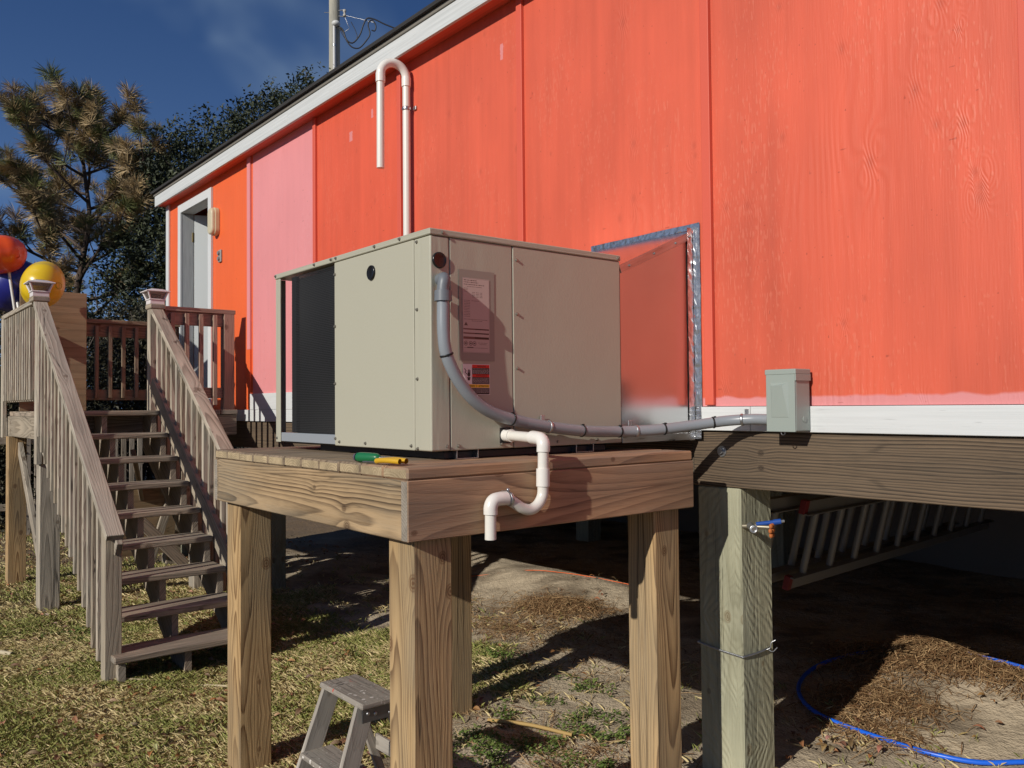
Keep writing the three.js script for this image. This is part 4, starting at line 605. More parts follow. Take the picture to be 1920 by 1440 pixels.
{ const p = lum(scene, 'plywood_sheet', plyWood, [-6.4, -6.385], [0.102, 1.19], [0.985, 1.53], 'z', { end: endB }); tag(p, 'brown plywood sheet standing against the landing rail behind the yellow balloon', 'plywood'); }
{ const g = thing('plywood_offcut', 'pale plywood offcut leaning in the shade under the landing', 'plywood', [-5.5, G0, 0.75]); const m = slant(g, 'sheet', plyWood, [-5.62, -0.86, 1.0], [-5.62, -0.86, 0.42], 0.62, 0.014, [1, 0, 0], { c: 0.001 }); m.rotateX(0.12); slant(g, 'batten', SW(1), [-5.6, -1.42, 0.7], [-5.55, -0.42, 0.4], 0.07, 0.03, [1, 0, 0]); }
{ const g = thing('picket_fence', 'short grey picket fence seen beneath the landing', 'fence', [-9.6, G0, 0.2]); for (let k = 0; k < 16; k++) { const z = -0.4 + k * 0.1; lum(g, 'picket', SW(k), [-9.62, -9.6], [G0 - 0.05, 0.02], [z, z + 0.062], 'y'); } for (const y of [-1.1, -0.3]) lum(g, 'rail', SW(2), [-9.66, -9.625], [y, y + 0.08], [-0.45, 1.25], 'z'); }

// solar post-cap lights
function capLight(x, y, z, label) {
  const g = thing('post_cap_light', label, 'lantern', [x, y, z], 'solar caps on the stair newels'), w = flat([0.72, 0.68, 0.67], 0.4);
  const glass = new THREE.MeshPhysicalMaterial({ color: new THREE.Color().setRGB(0.5, 0.45, 0.42), roughness: 0.25, transmission: 0.8, thickness: 0 });
  mesh('base', new RoundedBoxGeometry(0.115, 0.034, 0.115, 1, 0.004), w, g, [0, 0.017, 0]); mesh('base_lip', new RoundedBoxGeometry(0.128, 0.01, 0.128, 1, 0.003), w, g, [0, 0.039, 0]);
  const h0 = 0.044, h1 = 0.1, a = 0.055, b = 0.076;
  for (const sx of [-1, 1]) for (const sz of [-1, 1]) { const m = mesh('mullion', new THREE.CylinderGeometry(0.0075, 0.0075, Math.hypot(h1 - h0, (b - a) * 1.414), 4), w, g, [sx * (a + b) / 2, (h0 + h1) / 2, sz * (a + b) / 2]); m.quaternion.setFromUnitVectors(V(0, 1, 0), V(sx * (b - a), h1 - h0, sz * (b - a)).normalize()); }
  for (let k = 0; k < 4; k++) { const q = new THREE.BufferGeometry(); q.setAttribute('position', new THREE.Float32BufferAttribute([-a, h0, a, a, h0, a, b, h1, b, -a, h0, a, b, h1, b, -b, h1, b], 3)); q.computeVertexNormals(); const m = mesh('pane', q, glass, g); m.rotation.y = k * Math.PI / 2; m.scale.set(0.985, 1, 0.985); }
  mesh('eave', new RoundedBoxGeometry(0.188, 0.009, 0.188, 1, 0.003), w, g, [0, 0.105, 0]);
  const rf = mesh('roof', new THREE.CylinderGeometry(0.06, 0.128, 0.018, 4), w, g, [0, 0.1185, 0]); rf.rotation.y = Math.PI / 4;
  mesh('solar_cell', new THREE.BoxGeometry(0.06, 0.004, 0.06), flat([0.02, 0.025, 0.05], 0.2), g, [0, 0.1295, 0]);
}
capLight(-5.05, 0.969, ZN + 0.037, 'white solar post light on the newel in front of the yellow balloon');
capLight(-5.05, 0.969, ZF - 0.08, 'white solar post light on the newel beside the rail that runs to the wall');

// vinyl balloons on plastic poles
function balloon(p, r, squash, col, label, tilt, seams) {
  const g = thing('balloon', label, 'balloon', p, 'balloons tied to the landing rail'), geo = new THREE.SphereGeometry(1, 48, 32), a = geo.attributes.position;
  for (let i = 0; i < a.count; i++) { const v = V(a.getX(i), a.getY(i), a.getZ(i)), ph = Math.atan2(v.z, v.x), lat = Math.sqrt(1 - Math.min(1, v.y * v.y)), s = Math.abs(Math.sin(ph * seams / 2)); const k = 1 - 0.07 * (1 - s) * lat + 0.02 * (fbm(ph * 3 + 5, v.y * 4, 3) - 0.5) * smooth(0.5, 1, Math.abs(v.y)) * 3; a.setXYZ(i, v.x * r * k, v.y * r * squash, v.z * r * k); }
  geo.computeVertexNormals();
  const b = mesh('envelope', geo, new THREE.MeshPhysicalMaterial({ color: new THREE.Color().setRGB(...col), roughness: 0.32, clearcoat: 0.3, clearcoatRoughness: 0.25 }), g); b.rotation.set(...tilt);
  const v = mesh('valve', new THREE.TorusGeometry(r * 0.13, r * 0.015, 8, 20), flat(col.map((c) => c * 0.9), 0.4), g); v.position.set(...V(r * 0.82, -0.02, -r * 0.45).toArray()); v.lookAt(g.position.clone().add(V(3, 0, -1.5)));
  return g;
}
const poleM = flat([0.66, 0.64, 0.6], 0.3);
{ const b = balloon([-6.5, 1.5, 1.657], 0.205, 0.82, [0.72, 0.085, 0.012], 'orange vinyl balloon above the landing rail', [0.2, 0, 0.15], 8); cyl(b, 'pole', poleM, [-6.5, 1.36, 1.6], [-6.42, 0.9, 1.55], 0.012, 0.012, 12); }
{ const b = balloon([-6.74, 1.26, 1.52], 0.27, 0.9, [0.015, 0.02, 0.22], 'dark blue vinyl balloon behind the orange one', [0.3, 0.2, 0.4], 8); cyl(b, 'pole', poleM, [-6.6, 1.2, 1.53], [-6.5, 0.88, 1.5], 0.014, 0.014, 12); }
{ const b = balloon([-6.1, 1.205, 1.4], 0.21, 0.82, [0.7, 0.48, 0.015], 'yellow vinyl balloon behind the newel with a post light', [1.2, 0.3, 0.2], 8); cyl(b, 'pole', poleM, [-6.12, 1.1, 1.4], [-6.14, 0.3, 1.5], 0.01, 0.01, 12); }

// ---------------------------------------------------------------- step stool
{
  const g = thing('step_stool', 'paint spattered grey wooden step stool with two treads beside the platform post', 'step stool', [-0.66, G0, 1.32]);
  const c = document.createElement('canvas'); c.width = 512; c.height = 256; const k = c.getContext('2d'), q = rngOf(88); k.fillStyle = '#958d82'; k.fillRect(0, 0, 512, 256);
  for (let i = 0; i < 260; i++) { k.fillStyle = ['#5a544e', '#938c82', '#69625a', '#4a4540'][Math.floor(q() * 4)]; k.globalAlpha = 0.35; k.fillRect(q() * 512, q() * 256, 40 + q() * 160, 1 + q() * 3); } k.globalAlpha = 1;
  for (let i = 0; i < 130; i++) { k.fillStyle = q() < 0.06 ? '#b84a3c' : ['#ddd8cf', '#c9c3ba', '#3b3733', '#e6e1d9'][Math.floor(q() * 4)]; k.globalAlpha = 0.8; k.beginPath(); const s = q() < 0.12 ? 14 : 4; k.ellipse(q() * 512, q() * 256, 1 + q() * s, 1 + q() * s * 0.4, q() * 3, 0, 7); k.fill(); }
  const t = new THREE.CanvasTexture(c); t.colorSpace = THREE.SRGBColorSpace; t.wrapS = t.wrapT = THREE.MirroredRepeatWrapping; const spat = new THREE.MeshStandardMaterial({ map: t, roughness: 0.85 }); spat.userData.L = 0.36;
  const yt = -0.95, zf = 1.375, zb = 1.215;
  lum(g, 'top_board', spat, [-0.82, -0.485], [yt - 0.022, yt], [zb, zf], 'x', { end: spat, c: 0.006, v: 1 });
  for (const [x, fl] of [[-0.795, -0.03], [-0.535, 0.03]]) {
    slant(g, 'front_leg', stoolWood, [x, yt - 0.023, zf - 0.04], [x + fl, G0 - 0.01, zf + 0.12], 0.075, 0.02, [1, 0, 0], { v: 2 });
    slant(g, 'rear_leg', stoolWood, [x + 0.012 * Math.sign(fl), yt - 0.03, zb + 0.03], [x + fl * 0.6, G0 - 0.01, zb - 0.13], 0.035, 0.02, [1, 0, 0], { v: 5 });
  }
  lum(g, 'step', spat, [-0.803, -0.527], [-1.212, -1.192], [1.33, 1.465], 'x', { end: spat, v: 4, c: 0.004 });
  box(g, 'hinge_plate', steelDark, [-0.509, -0.504], [yt - 0.075, yt - 0.024], [zb - 0.01, zf - 0.012], { r: 0.001 }); for (const z of [1.34, 1.31, 1.25]) { const b = mesh('rivet', new THREE.SphereGeometry(0.007, 10, 8), zinc, g, local(g, [-0.503, yt - 0.05 + (z - 1.3) * 0.15, z])); b.scale.x = 0.6; }
  { const b = mesh('rivet', new THREE.TorusGeometry(0.009, 0.003, 8, 16), steelDark, g, local(g, [-0.5, -1.235, 1.43])); b.rotation.y = Math.PI / 2; }
  cyl(g, 'tie_rod', zinc, [-0.66, yt - 0.03, zb + 0.03], [-0.66, -1.2, zb + 0.1], 0.004, 0.004, 8); lum(g, 'rear_rail', stoolWood, [-0.81, -0.52], [-1.26, -1.2], [zb - 0.09, zb - 0.075], 'x');
}

// ---------------------------------------------------------------- tap, wire, hose, cord
{
  const g = thing('hose_tap', 'old brass tap with blue hose fitting on the side of the square pile', 'tap', [0.13, -0.38, -0.03]), brass = flat([0.3, 0.27, 0.2], 0.45, { metalness: 0.7 }), blue = flat([0.012, 0.07, 0.33], 0.45), rust = flat([0.45, 0.13, 0.03], 0.75);
  cyl(g, 'supply_pipe', brass, [0.128, -0.385, -0.022], [0.19, -0.38, -0.04], 0.01, 0.011); cyl(g, 'body', zinc, [0.16, -0.38, -0.025], [0.2, -0.39, 0.0], 0.015, 0.013);
  mesh('outlet', new THREE.TorusGeometry(0.0125, 0.0045, 10, 20), zinc, g, local(g, [0.196, -0.388, 0.002])).lookAt(V(1.5, -0.3, 1.5)); cyl(g, 'bonnet', brass, [0.185, -0.383, -0.035], [0.235, -0.383, -0.06], 0.009, 0.008);
  cyl(g, 'hose_fitting', blue, [0.185, -0.372, -0.03], [0.235, -0.364, -0.076], 0.008, 0.009); cyl(g, 'hose_fitting', blue, [0.235, -0.364, -0.076], [0.256, -0.36, -0.094], 0.0115, 0.011); cyl(g, 'nozzle', zinc, [0.256, -0.36, -0.094], [0.266, -0.358, -0.103], 0.007, 0.006);
  const wheel = new THREE.Group(); for (let k = 0; k < 6; k++) { const a = k * Math.PI / 3, m = mesh('handwheel', new THREE.SphereGeometry(0.0095, 10, 8), rust, g, local(g, [0.238 + 0.012 * Math.cos(a) * 0.5, -0.395 + 0.021 * Math.sin(a), -0.058 + 0.021 * Math.cos(a) * 0.85])); m.scale.set(0.8, 1.1, 1); } mesh('handwheel_hub', new THREE.SphereGeometry(0.01, 10, 8), rust, g, local(g, [0.238, -0.395, -0.058]));
}
{ const zy = [-0.893, -0.89, -0.885, -0.89, -0.9, -0.897], c = [[-0.092, -0.885, -0.1], [-0.09, -0.89, 0.002], [0.02, -0.9, 0.003], [0.133, -0.905, 0.002], [0.137, -0.905, -0.08], [0.137, -0.9, -0.17], [0.1, -0.895, -0.222], [-0.05, -0.885, -0.222], [-0.092, -0.885, -0.18]];
  const g = thing('twisted_wire', 'twisted galvanized wire tied round the square pile', 'wire', [0.02, -0.9, -0.1]); const o = new THREE.CatmullRomCurve3(c.map((p) => V(...local(g, p))), true, 'catmullrom', 0.05);
  for (const s of [0, 1]) { const N = 500, P = []; for (let i = 0; i <= N; i++) { const u = i / N, q = o.getPointAt(u % 1), a = u * 560 + s * Math.PI; q.y += Math.sin(a) * 0.0032; q.x += Math.cos(a) * 0.002; q.z += Math.cos(a) * 0.002; P.push(q); } mesh('strand', new THREE.TubeGeometry(new THREE.CatmullRomCurve3(P), 700, 0.0024, 5, false), zinc, g); }
  tube(g, 'tail', zinc, [[0.137, -0.903, -0.15], [0.15, -0.895, -0.16], [0.148, -0.875, -0.175], [0.16, -0.865, -0.185]], 0.0022, 14, 6); tube(g, 'tail', zinc, [[0.137, -0.9, -0.16], [0.155, -0.91, -0.17], [0.165, -0.895, -0.19]], 0.0022, 14, 6); }
{ const pts = [[1.3, -2.05], [0.8, -2.12], [0.354, -2.17], [0.155, -2.2], [-0.065, -2.17], [-0.243, -2.085], [-0.43, -1.85], [-0.5, -1.566], [-0.438, -1.286], [-0.262, -1.034], [-0.077, -0.905], [0.071, -0.885], [0.233, -0.874], [0.448, -0.877], [0.617, -0.947], [0.758, -1.072], [1.0, -1.35]];
  const m = mesh('garden_hose', tubeGeo(pts.map(([x, z], i) => [x, groundY(x, z) + 0.014 + (i < 5 && i > 1 ? 0.035 : 0.004), z]), 0.0108, 160, 10), flat([0.014, 0.13, 0.72], 0.35), scene); tag(m, 'bright blue hose looped over the sand and straw under the house', 'hose'); }
{ const pts = [[-4.6, -1.35], [-4.2, -1.5], [-3.915, -1.6], [-3.5, -1.93], [-3.2, -2.05], [-2.97, -2.11], [-2.5, -2.3]]; const m = mesh('orange_cord', tubeGeo(pts.map(([x, z]) => [x, groundY(x, z) + 0.004, z]), 0.003, 90, 6), flat([0.75, 0.13, 0.02], 0.5), scene); tag(m, 'thin orange cord lying on the sand mound under the house', 'cord'); }

{ const q = rngOf(71), cane = flat([0.5, 0.36, 0.15], 0.6); const g = thing('cane_bundle', 'split yellow canes lying on the grass under the bottom tread', 'canes', [-3.3, G0, 1.2]);
  for (let k = 0; k < 9; k++) { const x = -3.0 + rr(-0.12, 0.16, q), z = 1.1 + rr(-0.14, 0.16, q), a = rr(2.5, 3.6, q), l = rr(0.22, 0.4, q); cyl(g, 'cane', cane, [x, groundY(x, z) + 0.022, z], [x + Math.cos(a) * l, groundY(x, z) + 0.035, z + Math.sin(a) * l], rr(0.004, 0.008, q), 0.004, 7); } }
for (const [a, b, r, c, label] of [[[-1.07, 0.37], [-0.66, 0.2], 0.009, [0.42, 0.28, 0.1], 'yellow stick lying on the sand between the platform posts'], [[-2.75, 1.42], [-2.95, 1.72], 0.006, [0.4, 0.33, 0.2], 'thin pale stick leaning at the foot of the stair newel'], [[-2.2, 1.0], [-2.55, 1.25], 0.006, [0.5, 0.42, 0.26], 'thin straw stalk lying on the lawn between stairs and platform'], [[-4.2, 2.2], [-3.9, 1.95], 0.014, [0.55, 0.47, 0.32], 'pale bleached branch lying on the lawn']]) { const m = [(a[0] + b[0]) / 2, (a[1] + b[1]) / 2], P = [a, m, b].map(([x, z], i) => [x, groundY(x, z) + r + 0.012 + (i === 1 ? 0.012 : 0), z]); tag(mesh('stick', tubeGeo(P, r, 12, 7), flat(c, 0.8), scene), label, 'stick'); }

// ---------------------------------------------------------------- ladders stored under the house
function ladder(x, y, z, len, label, tilt, cap) {
  const g = thing('aluminium_ladder', label, 'ladder', [x, y, z], 'ladders stored under the house'), al = flat([0.25, 0.25, 0.23], 0.5, { metalness: 0.35 }), w = 0.42;
  g.rotation.set(R(0), R(4.5), R(tilt), 'YXZ');
  for (const s of [0, 1]) { const r = mesh('side_rail', new RoundedBoxGeometry(0.028, 0.07, len, 1, 0.003), al, g, [0, s * w, -len / 2]); r.rotation.z = Math.PI / 2 * 0; mesh('rail_flange', new THREE.BoxGeometry(0.05, 0.006, len), al, g, [0.014, s * w + (s ? -0.034 : 0.034), -len / 2]); mesh('end_cap', new RoundedBoxGeometry(0.034, 0.076, 0.04, 1, 0.003), flat(cap, 0.5), g, [0, s * w, -0.015]); }
  for (let k = 0; k < Math.floor(len / 0.305); k++) { const m = mesh('rung', new THREE.CylinderGeometry(0.019, 0.019, w - 0.05, 12), al, g, [0, w / 2, -0.16 - k * 0.305]); m.scale.set(1, 1, 1.2); }
}
ladder(-0.39, -0.84, -1.1, 3.1, 'long aluminium ladder with red end caps hung under the house floor', -14, [0.2, 0.015, 0.02]);
ladder(-0.47, -0.82, -0.85, 2.9, 'second aluminium ladder nested behind the red capped one', -14, [0.1, 0.1, 0.1]);

// ---------------------------------------------------------------- utility pole and service drop
{
  const bx = -15.75, bz = -6.37, pole = thing('utility_pole', 'grey timber utility pole with conduit and looped black service cables', 'utility pole', [bx, G0, bz]);
  const pm = wood({ seed: 301, early: [0.42, 0.39, 0.3], late: [0.25, 0.23, 0.17], grey: [0.36, 0.35, 0.3], greyAmt: 0.7, knots: 2 });
  const pg = new THREE.CylinderGeometry(0.12, 0.16, 12, 24); { const uv = pg.attributes.uv; for (let i = 0; i < uv.count; i++) uv.setXY(i, uv.getY(i) * 5, uv.getX(i) * 3); }
  mesh('shaft', pg, pm, pole, [0, 6, 0]);
  // directions in the picture plane there: right = (0.628, 0, -0.778), towards the camera = (0.778, 0, 0.628)
  const at = (r, y, t = 0.16) => [bx + 0.628 * r + 0.778 * t, y, bz - 0.778 * r + 0.628 * t];
  const pcg = flat([0.5, 0.5, 0.5], 0.4), blk = flat([0.012, 0.012, 0.014], 0.5);
  cyl(pole, 'riser', pcg, at(0.03, 2), at(0.03, 9.02), 0.035, 0.035, 14); mesh('weatherhead', new THREE.SphereGeometry(0.1, 16, 12), flat([0.6, 0.6, 0.58], 0.45), pole, local(pole, at(0.07, 9.06))).scale.set(1, 0.75, 1); cyl(pole, 'riser_strap', zinc, at(0.03, 8.53), at(0.03, 8.57), 0.042, 0.042, 14);
  cyl(pole, 'bracket', zinc, at(0.1, 9.42, 0.05), at(0.27, 9.44, 0.05), 0.012, 0.012, 8); cyl(pole, 'bracket', zinc, at(0.1, 9.29, 0.05), at(0.27, 9.27, 0.05), 0.012, 0.012, 8);
  const ins = [[0, 0], [0.04, 0], [0.04, 0.04], [0.022, 0.07], [0.022, 0.09], [0.04, 0.12], [0.04, 0.16], [0, 0.16]].map(([a, b]) => new THREE.Vector2(a, b)); mesh('insulator', new THREE.LatheGeometry(ins, 16), flat([0.45, 0.43, 0.38], 0.3), pole, local(pole, at(0.25, 9.275, 0.05)));
  cyl(pole, 'bolt', zinc, at(-0.24, 9.4, 0), at(-0.1, 9.4, 0), 0.008, 0.008, 6);
  tube(pole, 'cable', blk, [at(0.12, 9.0), at(0.22, 8.93), at(0.33, 8.66), at(0.45, 8.6), at(0.62, 8.78), at(0.72, 9.05), at(0.8, 9.18), at(0.95, 9.16), at(1.2, 9.04), at(1.65, 8.86), at(2.6, 8.5)], 0.016, 80, 8);
  tube(pole, 'cable', blk, [at(0.12, 9.0), at(0.24, 8.85), at(0.32, 8.65), at(0.45, 8.5), at(0.6, 8.48), at(0.78, 8.66), at(0.86, 8.8), at(0.82, 9.05), at(0.9, 9.14), at(1.0, 9.0), at(0.97, 8.88), at(0.9, 8.9)], 0.015, 80, 8);
  tube(pole, 'cable', blk, [at(0.12, 8.99), at(0.26, 8.74), at(0.36, 8.63), at(0.5, 8.62), at(0.56, 8.74), at(0.52, 8.9), at(0.42, 9.1)], 0.008, 50, 6);
  tube(pole, 'neutral_wire', zinc, [at(0.28, 9.3, 0.05), at(0.6, 9.2, 0.1), at(0.95, 9.08)], 0.007, 20, 6); tube(pole, 'neutral_wire', zinc, [at(0.26, 9.26, 0.05), at(0.34, 9.05, 0.1), at(0.38, 8.95), at(0.28, 8.87)], 0.007, 30, 6);
}

// ---------------------------------------------------------------- trees and shrubs
function limbGeo(pts, r0, r1, rad = 6) { const cv = new THREE.CatmullRomCurve3(pts), seg = Math.max(3, pts.length * 2), g = new THREE.TubeGeometry(cv, seg, 1, rad, false), p = g.attributes.position; for (let i = 0; i <= seg; i++) { const c = cv.getPointAt(i / seg), r = mix(r0, r1, i / seg); for (let j = 0; j <= rad; j++) { const k = i * (rad + 1) + j; p.setXYZ(k, c.x + (p.getX(k) - c.x) * r, c.y + (p.getY(k) - c.y) * r, c.z + (p.getZ(k) - c.z) * r); } } g.computeVertexNormals(); return g; }
const barkPine = wood({ seed: 401, early: [0.13, 0.085, 0.06], late: [0.05, 0.033, 0.025], grey: [0.1, 0.08, 0.07], greyAmt: 0.6, rings: 60, bump: 0.01, w: 512 }), barkOak = flat([0.085, 0.07, 0.058], 0.95);
function tuftGeo(n, seed) { const r = rngOf(seed), pos = []; for (let k = 0; k < n; k++) { const a = r() * 6.283, th = Math.acos(rr(0.3, 1, r)), L = rr(0.16, 0.29, r), d = V(Math.sin(th) * Math.cos(a), Math.cos(th), Math.sin(th) * Math.sin(a)), b = d.clone().cross(V(r() - 0.5, r() - 0.5, r() - 0.5)).normalize().multiplyScalar(0.0023), o = V(0, -0.12 * r(), 0), e = o.clone().addScaledVector(d, L), m = o.clone().addScaledVector(d, L * 0.55); e.y -= 0.02; pos.push(...o.toArray(), ...m.clone().add(b).toArray(), ...e.toArray(), ...o.toArray(), ...e.toArray(), ...m.clone().sub(b).toArray()); } const g = new THREE.BufferGeometry(); g.setAttribute('position', new THREE.Float32BufferAttribute(pos, 3)); g.computeVertexNormals(); return g; }
function clusterGeo(n, size, spread, seed) { const r = rngOf(seed), pos = []; for (let k = 0; k < n; k++) { const o = V(r() - 0.5, r() - 0.5, r() - 0.5).multiplyScalar(spread * 2), d = V(r() - 0.5, r() * 0.8 - 0.2, r() - 0.5).normalize(), s = d.clone().cross(V(r() - 0.5, r() - 0.5, r() - 0.5)).normalize(), u = s.clone().cross(d), L = size * rr(0.7, 1.2, r), w = L * 0.24, a = o, b = o.clone().addScaledVector(d, L), c = o.clone().addScaledVector(d, L * 0.5).addScaledVector(s, w).addScaledVector(u, w * 0.4), e = o.clone().addScaledVector(d, L * 0.5).addScaledVector(s, -w).addScaledVector(u, w * 0.4); pos.push(...a.toArray(), ...c.toArray(), ...b.toArray(), ...a.toArray(), ...b.toArray(), ...e.toArray()); } const g = new THREE.BufferGeometry(); g.setAttribute('position', new THREE.Float32BufferAttribute(pos, 3)); g.computeVertexNormals(); return g; }
const tufts = [tuftGeo(84, 501), tuftGeo(84, 502)], clusters = [clusterGeo(16, 0.085, 0.11, 511), clusterGeo(16, 0.075, 0.12, 512)];
const needleM = leafy(0.6), leafM = leafy(0.62);
function pineTree(base, height, seed, label, { limbs = 34, spread = 3.1, lowest = 0.22, tuftScale = 1, brown = 0.6, lean = [0, 0] } = {}) {
  const r = rngOf(seed), g = thing('pine_tree', label, 'tree', base), tp = []; for (let k = 0; k <= 8; k++) { const u = k / 8; tp.push(V(lean[0] * u + (fbm(u * 4 + seed, 1, 2) - 0.5) * 0.5, height * u - 0.1, lean[1] * u + (fbm(u * 4 + seed, 7, 2) - 0.5) * 0.5)); }
  mesh('trunk', limbGeo(tp, 0.11, 0.022, 10), barkPine, g); const tc = new THREE.CatmullRomCurve3(tp), L = [], N = [];
  const tuft = (p, d) => { const q = new THREE.Quaternion().setFromUnitVectors(V(0, 1, 0), d.clone().normalize()); const c = r() < brown ? mix3([0.2, 0.14, 0.065], [0.42, 0.3, 0.145], r()) : mix3([0.08, 0.1, 0.03], [0.2, 0.205, 0.07], r()); N.push({ p: p.toArray(), q, s: tuftScale * rr(0.6, 1.3, r), c }); };
  for (let k = 0; k < limbs; k++) {
    const u = lowest + (1 - lowest) * Math.pow((k + r()) / limbs, 0.85) * 0.97, a = k * 2.4 + rr(-0.5, 0.5, r), len = spread * Math.pow(1 - u, 0.55) * rr(0.6, 1.1, r) + 0.35, o = tc.getPointAt(u), d = V(Math.cos(a), rr(0.15, 0.55, r), Math.sin(a)), pts = [o.clone()]; let q = o.clone();
    for (let s = 1; s <= 5; s++) { d.y += 0.09; d.x += rr(-0.22, 0.22, r); d.z += rr(-0.22, 0.22, r); q = q.clone().addScaledVector(d.clone().normalize(), len / 5); pts.push(q); }
    L.push(limbGeo(pts, 0.028 + 0.02 * (1 - u), 0.008, 5)); const cv = new THREE.CatmullRomCurve3(pts);
    const nb = Math.round(4 + len * 4.2);
    for (let s = 0; s < nb; s++) { const v = 0.25 + 0.75 * (s + r()) / nb, p0 = cv.getPointAt(Math.min(1, v)), t = cv.getTangentAt(Math.min(1, v)), e = V(rr(-1, 1, r), rr(0, 1.1, r), rr(-1, 1, r)).addScaledVector(t, 0.9).normalize(), bl = rr(0.2, 0.8, r) * (1.25 - 0.5 * v), p1 = p0.clone().addScaledVector(e, bl * 0.5), e2 = e.clone().add(V(0, 0.5, 0)).normalize(), p2 = p1.clone().addScaledVector(e2, bl * 0.5); L.push(limbGeo([p0, p1, p2], 0.012, 0.006, 4));
      if (r() < 0.86) { tuft(p2, e2); tuft(p2.clone().addScaledVector(e2, -0.1), V(rr(-1, 1, r), 0.7, rr(-1, 1, r))); if (r() < 0.75) tuft(p1.clone().add(V(rr(-0.1, 0.1, r), 0.03, rr(-0.1, 0.1, r))), V(rr(-1, 1, r), 0.9, rr(-1, 1, r))); } }
    tuft(pts[5], d); tuft(pts[5].clone().add(V(0.05, -0.05, 0.05)), d.clone().add(V(0.4, 0.2, -0.3)));
  }
  mesh('branches', mergeGeometries(L), barkPine, g).userData.kind = 'stuff';
  const half = N.length >> 1; instanced('needles', tufts[0], needleM, N.slice(0, half), g); instanced('needles', tufts[1], needleM, N.slice(half), g); return g;
}
function leafTree(name, base, lobes, label, category, { seed = 1, n = 2600, dark = [0.014, 0.022, 0.009], light = [0.05, 0.065, 0.025], trunkR = 0.12, scale = 1, stems = 1, group } = {}) {
  const r = rngOf(seed), g = thing(name, label, category, base, group), L = [], list = [];
  for (let s = 0; s < stems; s++) { const o = V(rr(-0.3, 0.3, r) * (stems > 1 ? 2.5 : 0), -0.05, rr(-0.3, 0.3, r) * (stems > 1 ? 2.5 : 0)); const lo = lobes[s % lobes.length]; mesh('trunk', limbGeo([o, V(mix(o.x, lo[0], 0.3) + rr(-0.1, 0.1, r), lo[1] * 0.4, mix(o.z, lo[2], 0.3)), V(lo[0], lo[1], lo[2])], trunkR, trunkR * 0.35, 8), barkOak, g); }
  const vol = lobes.reduce((s, l) => s + l[3] * l[4] * l[5], 0);
  for (const [x, y, z, rx, ry, rz] of lobes) {
    for (let k = 0; k < 14; k++) { const a = r() * 6.28, e = Math.acos(rr(-0.5, 1, r)), d = V(Math.sin(e) * Math.cos(a) * rx, Math.cos(e) * ry, Math.sin(e) * Math.sin(a) * rz), o = V(x, y - ry * 0.4, z); L.push(limbGeo([o, o.clone().lerp(V(x, y, z).add(d), 0.5).add(V(rr(-0.1, 0.1, r), rr(0, 0.15, r), rr(-0.1, 0.1, r))), V(x, y, z).addScaledVector(d, 0.98)], 0.024, 0.006, 5)); }
    const m = Math.round(n * rx * ry * rz / vol);
    for (let k = 0; k < m; k++) {
      const a = r() * 6.28, e = Math.acos(rr(-1, 1, r)), nx = Math.sin(e) * Math.cos(a), ny = Math.cos(e), nz = Math.sin(e) * Math.sin(a), clump = fbm(nx * 3.1 + x + 11, ny * 3.1 + nz * 2.7 + y, 3), ra = Math.pow(r(), 0.42) * (0.68 + 0.62 * clump);
      if (fbm(nx * ra * 5 + 3 + x, ny * ra * 5 + nz * 4, 2) < 0.43) continue;
      list.push({ p: [x + nx * rx * ra, y + ny * ry * ra, z + nz * rz * ra], rx: r() * 6.28, ry: r() * 6.28, rz: r() * 6.28, s: scale * rr(0.75, 1.3, r), c: mix3(dark, light, Math.pow(r(), 1.4)) });
    }
  }
  mesh('limbs', mergeGeometries(L), barkOak, g).userData.kind = 'stuff';
  instanced('crown', clusters[seed % 2], leafM, list, g); return g;
}
pineTree([-15.1, G0, -0.75], 6.9, 611, 'tall browning pine with long needles beyond the landing', { limbs: 34, spread: 3.9, lowest: 0.26, lean: [0.1, -0.1], tuftScale: 0.98, brown: 0.68 });
pineTree([-16.8, G0, 2.6], 5.6, 623, 'smaller sparse pine beside the tall one', { limbs: 22, spread: 3.0, brown: 0.45 });
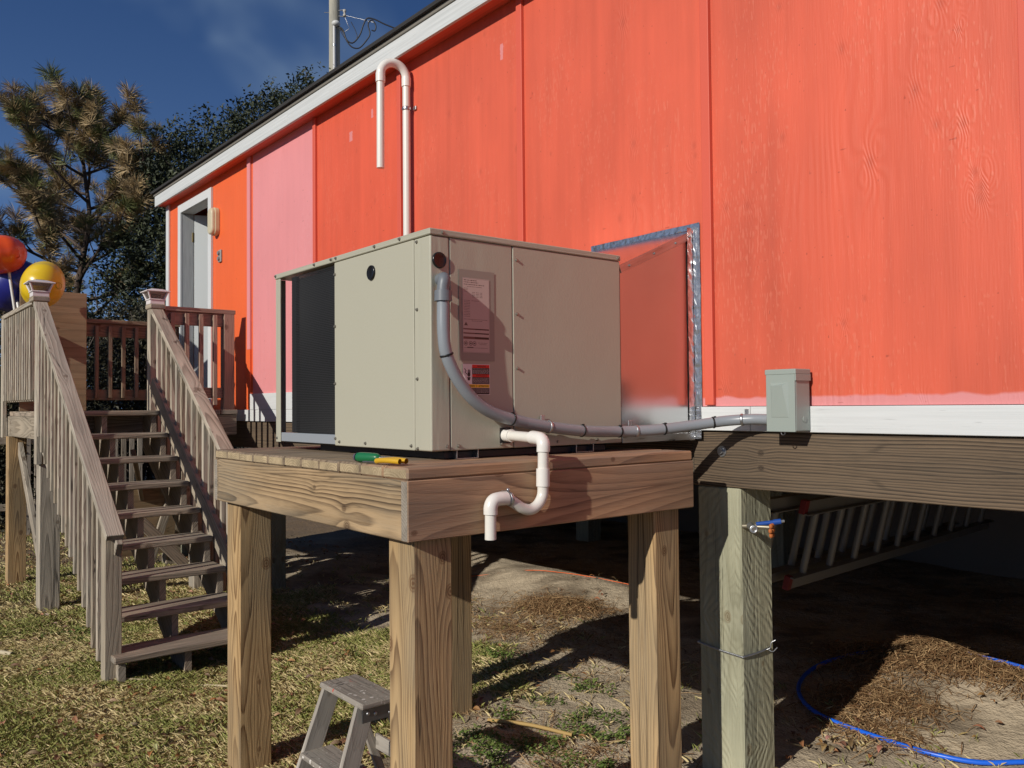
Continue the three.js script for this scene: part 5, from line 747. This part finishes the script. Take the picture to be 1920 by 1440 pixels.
leafTree('live_oak', [-13.55, G0, -3.04], [[0, 5.3, 0, 1.7, 1.6, 1.7], [-0.5, 5.6, 0.6, 1.3, 1.1, 1.3], [0.55, 6.3, -0.75, 1.4, 1.15, 1.4], [0.9, 6.9, -1.4, 1.3, 1.0, 1.3], [-0.3, 3.6, 1.0, 1.5, 1.6, 1.5], [-0.2, 2.0, 0.8, 1.5, 1.5, 1.5]], 'dark glossy evergreen oak rising behind the house roof', 'tree', { seed: 21, n: 7500, trunkR: 0.17, light: [0.07, 0.085, 0.035] });
[[[-10.6, 0.75], [[0, 1.5, 0, 1.1, 1.5, 1.3], [0.2, 0.6, 0.3, 1.0, 0.8, 1.0]], 31, 'dense dark shrub behind the landing rail'], [[-11.2, -1.1], [[0, 1.6, 0, 1.2, 1.6, 1.3], [-0.4, 2.4, 0.2, 0.9, 0.8, 0.9]], 33, 'dark evergreen shrub beside the corner of the house'], [[-12.2, 1.9], [[0, 1.2, 0, 1.3, 1.2, 1.4], [-0.5, 1.7, -0.5, 1.1, 0.8, 1.1]], 35, 'tangled dark shrub behind the plywood sheet'], [[-13.2, 3.6], [[0, 1.1, 0, 1.5, 1.3, 1.5]], 37, 'low dark thicket beyond the balloons'], [[-13.6, -0.4], [[0, 1.4, 0, 1.5, 1.6, 1.8], [0.3, 2.3, -0.9, 1.0, 0.9, 1.0]], 39, 'tall brownish shrub at the foot of the pine'], [[-14.5, 5.2], [[0, 1.6, 0, 1.8, 1.7, 1.8]], 41, 'dark bush at the edge of the clearing']].forEach(([[x, z], lobes, seed, label]) => leafTree('shrub', [x, G0, z], lobes, label, 'shrub', { seed, n: 2600, trunkR: 0.035, stems: 4, scale: 0.85, dark: [0.016, 0.018, 0.008], light: [0.075, 0.065, 0.03], group: 'understorey shrubs behind the landing' }));
// unseen trees added towards the sun to shade the understorey
[[-12.5, 9.0, 45], [-16.5, 10.5, 47]].forEach(([x, z, seed], i) => leafTree('added_shade_tree', [x, G0, z], [[0, 4.6, 0, 2.6, 2.6, 2.2], [1.2, 2.6, 0.4, 2.2, 2.0, 1.9], [-1.4, 2.8, -0.3, 2.3, 2.2, 1.9]], ['broad evergreen tree added out of view to shade the understorey', 'second broad evergreen added out of view for its shade'][i], 'tree', { seed, n: 4500, trunkR: 0.2, scale: 1.5 }));

renderer.render(scene, camera);
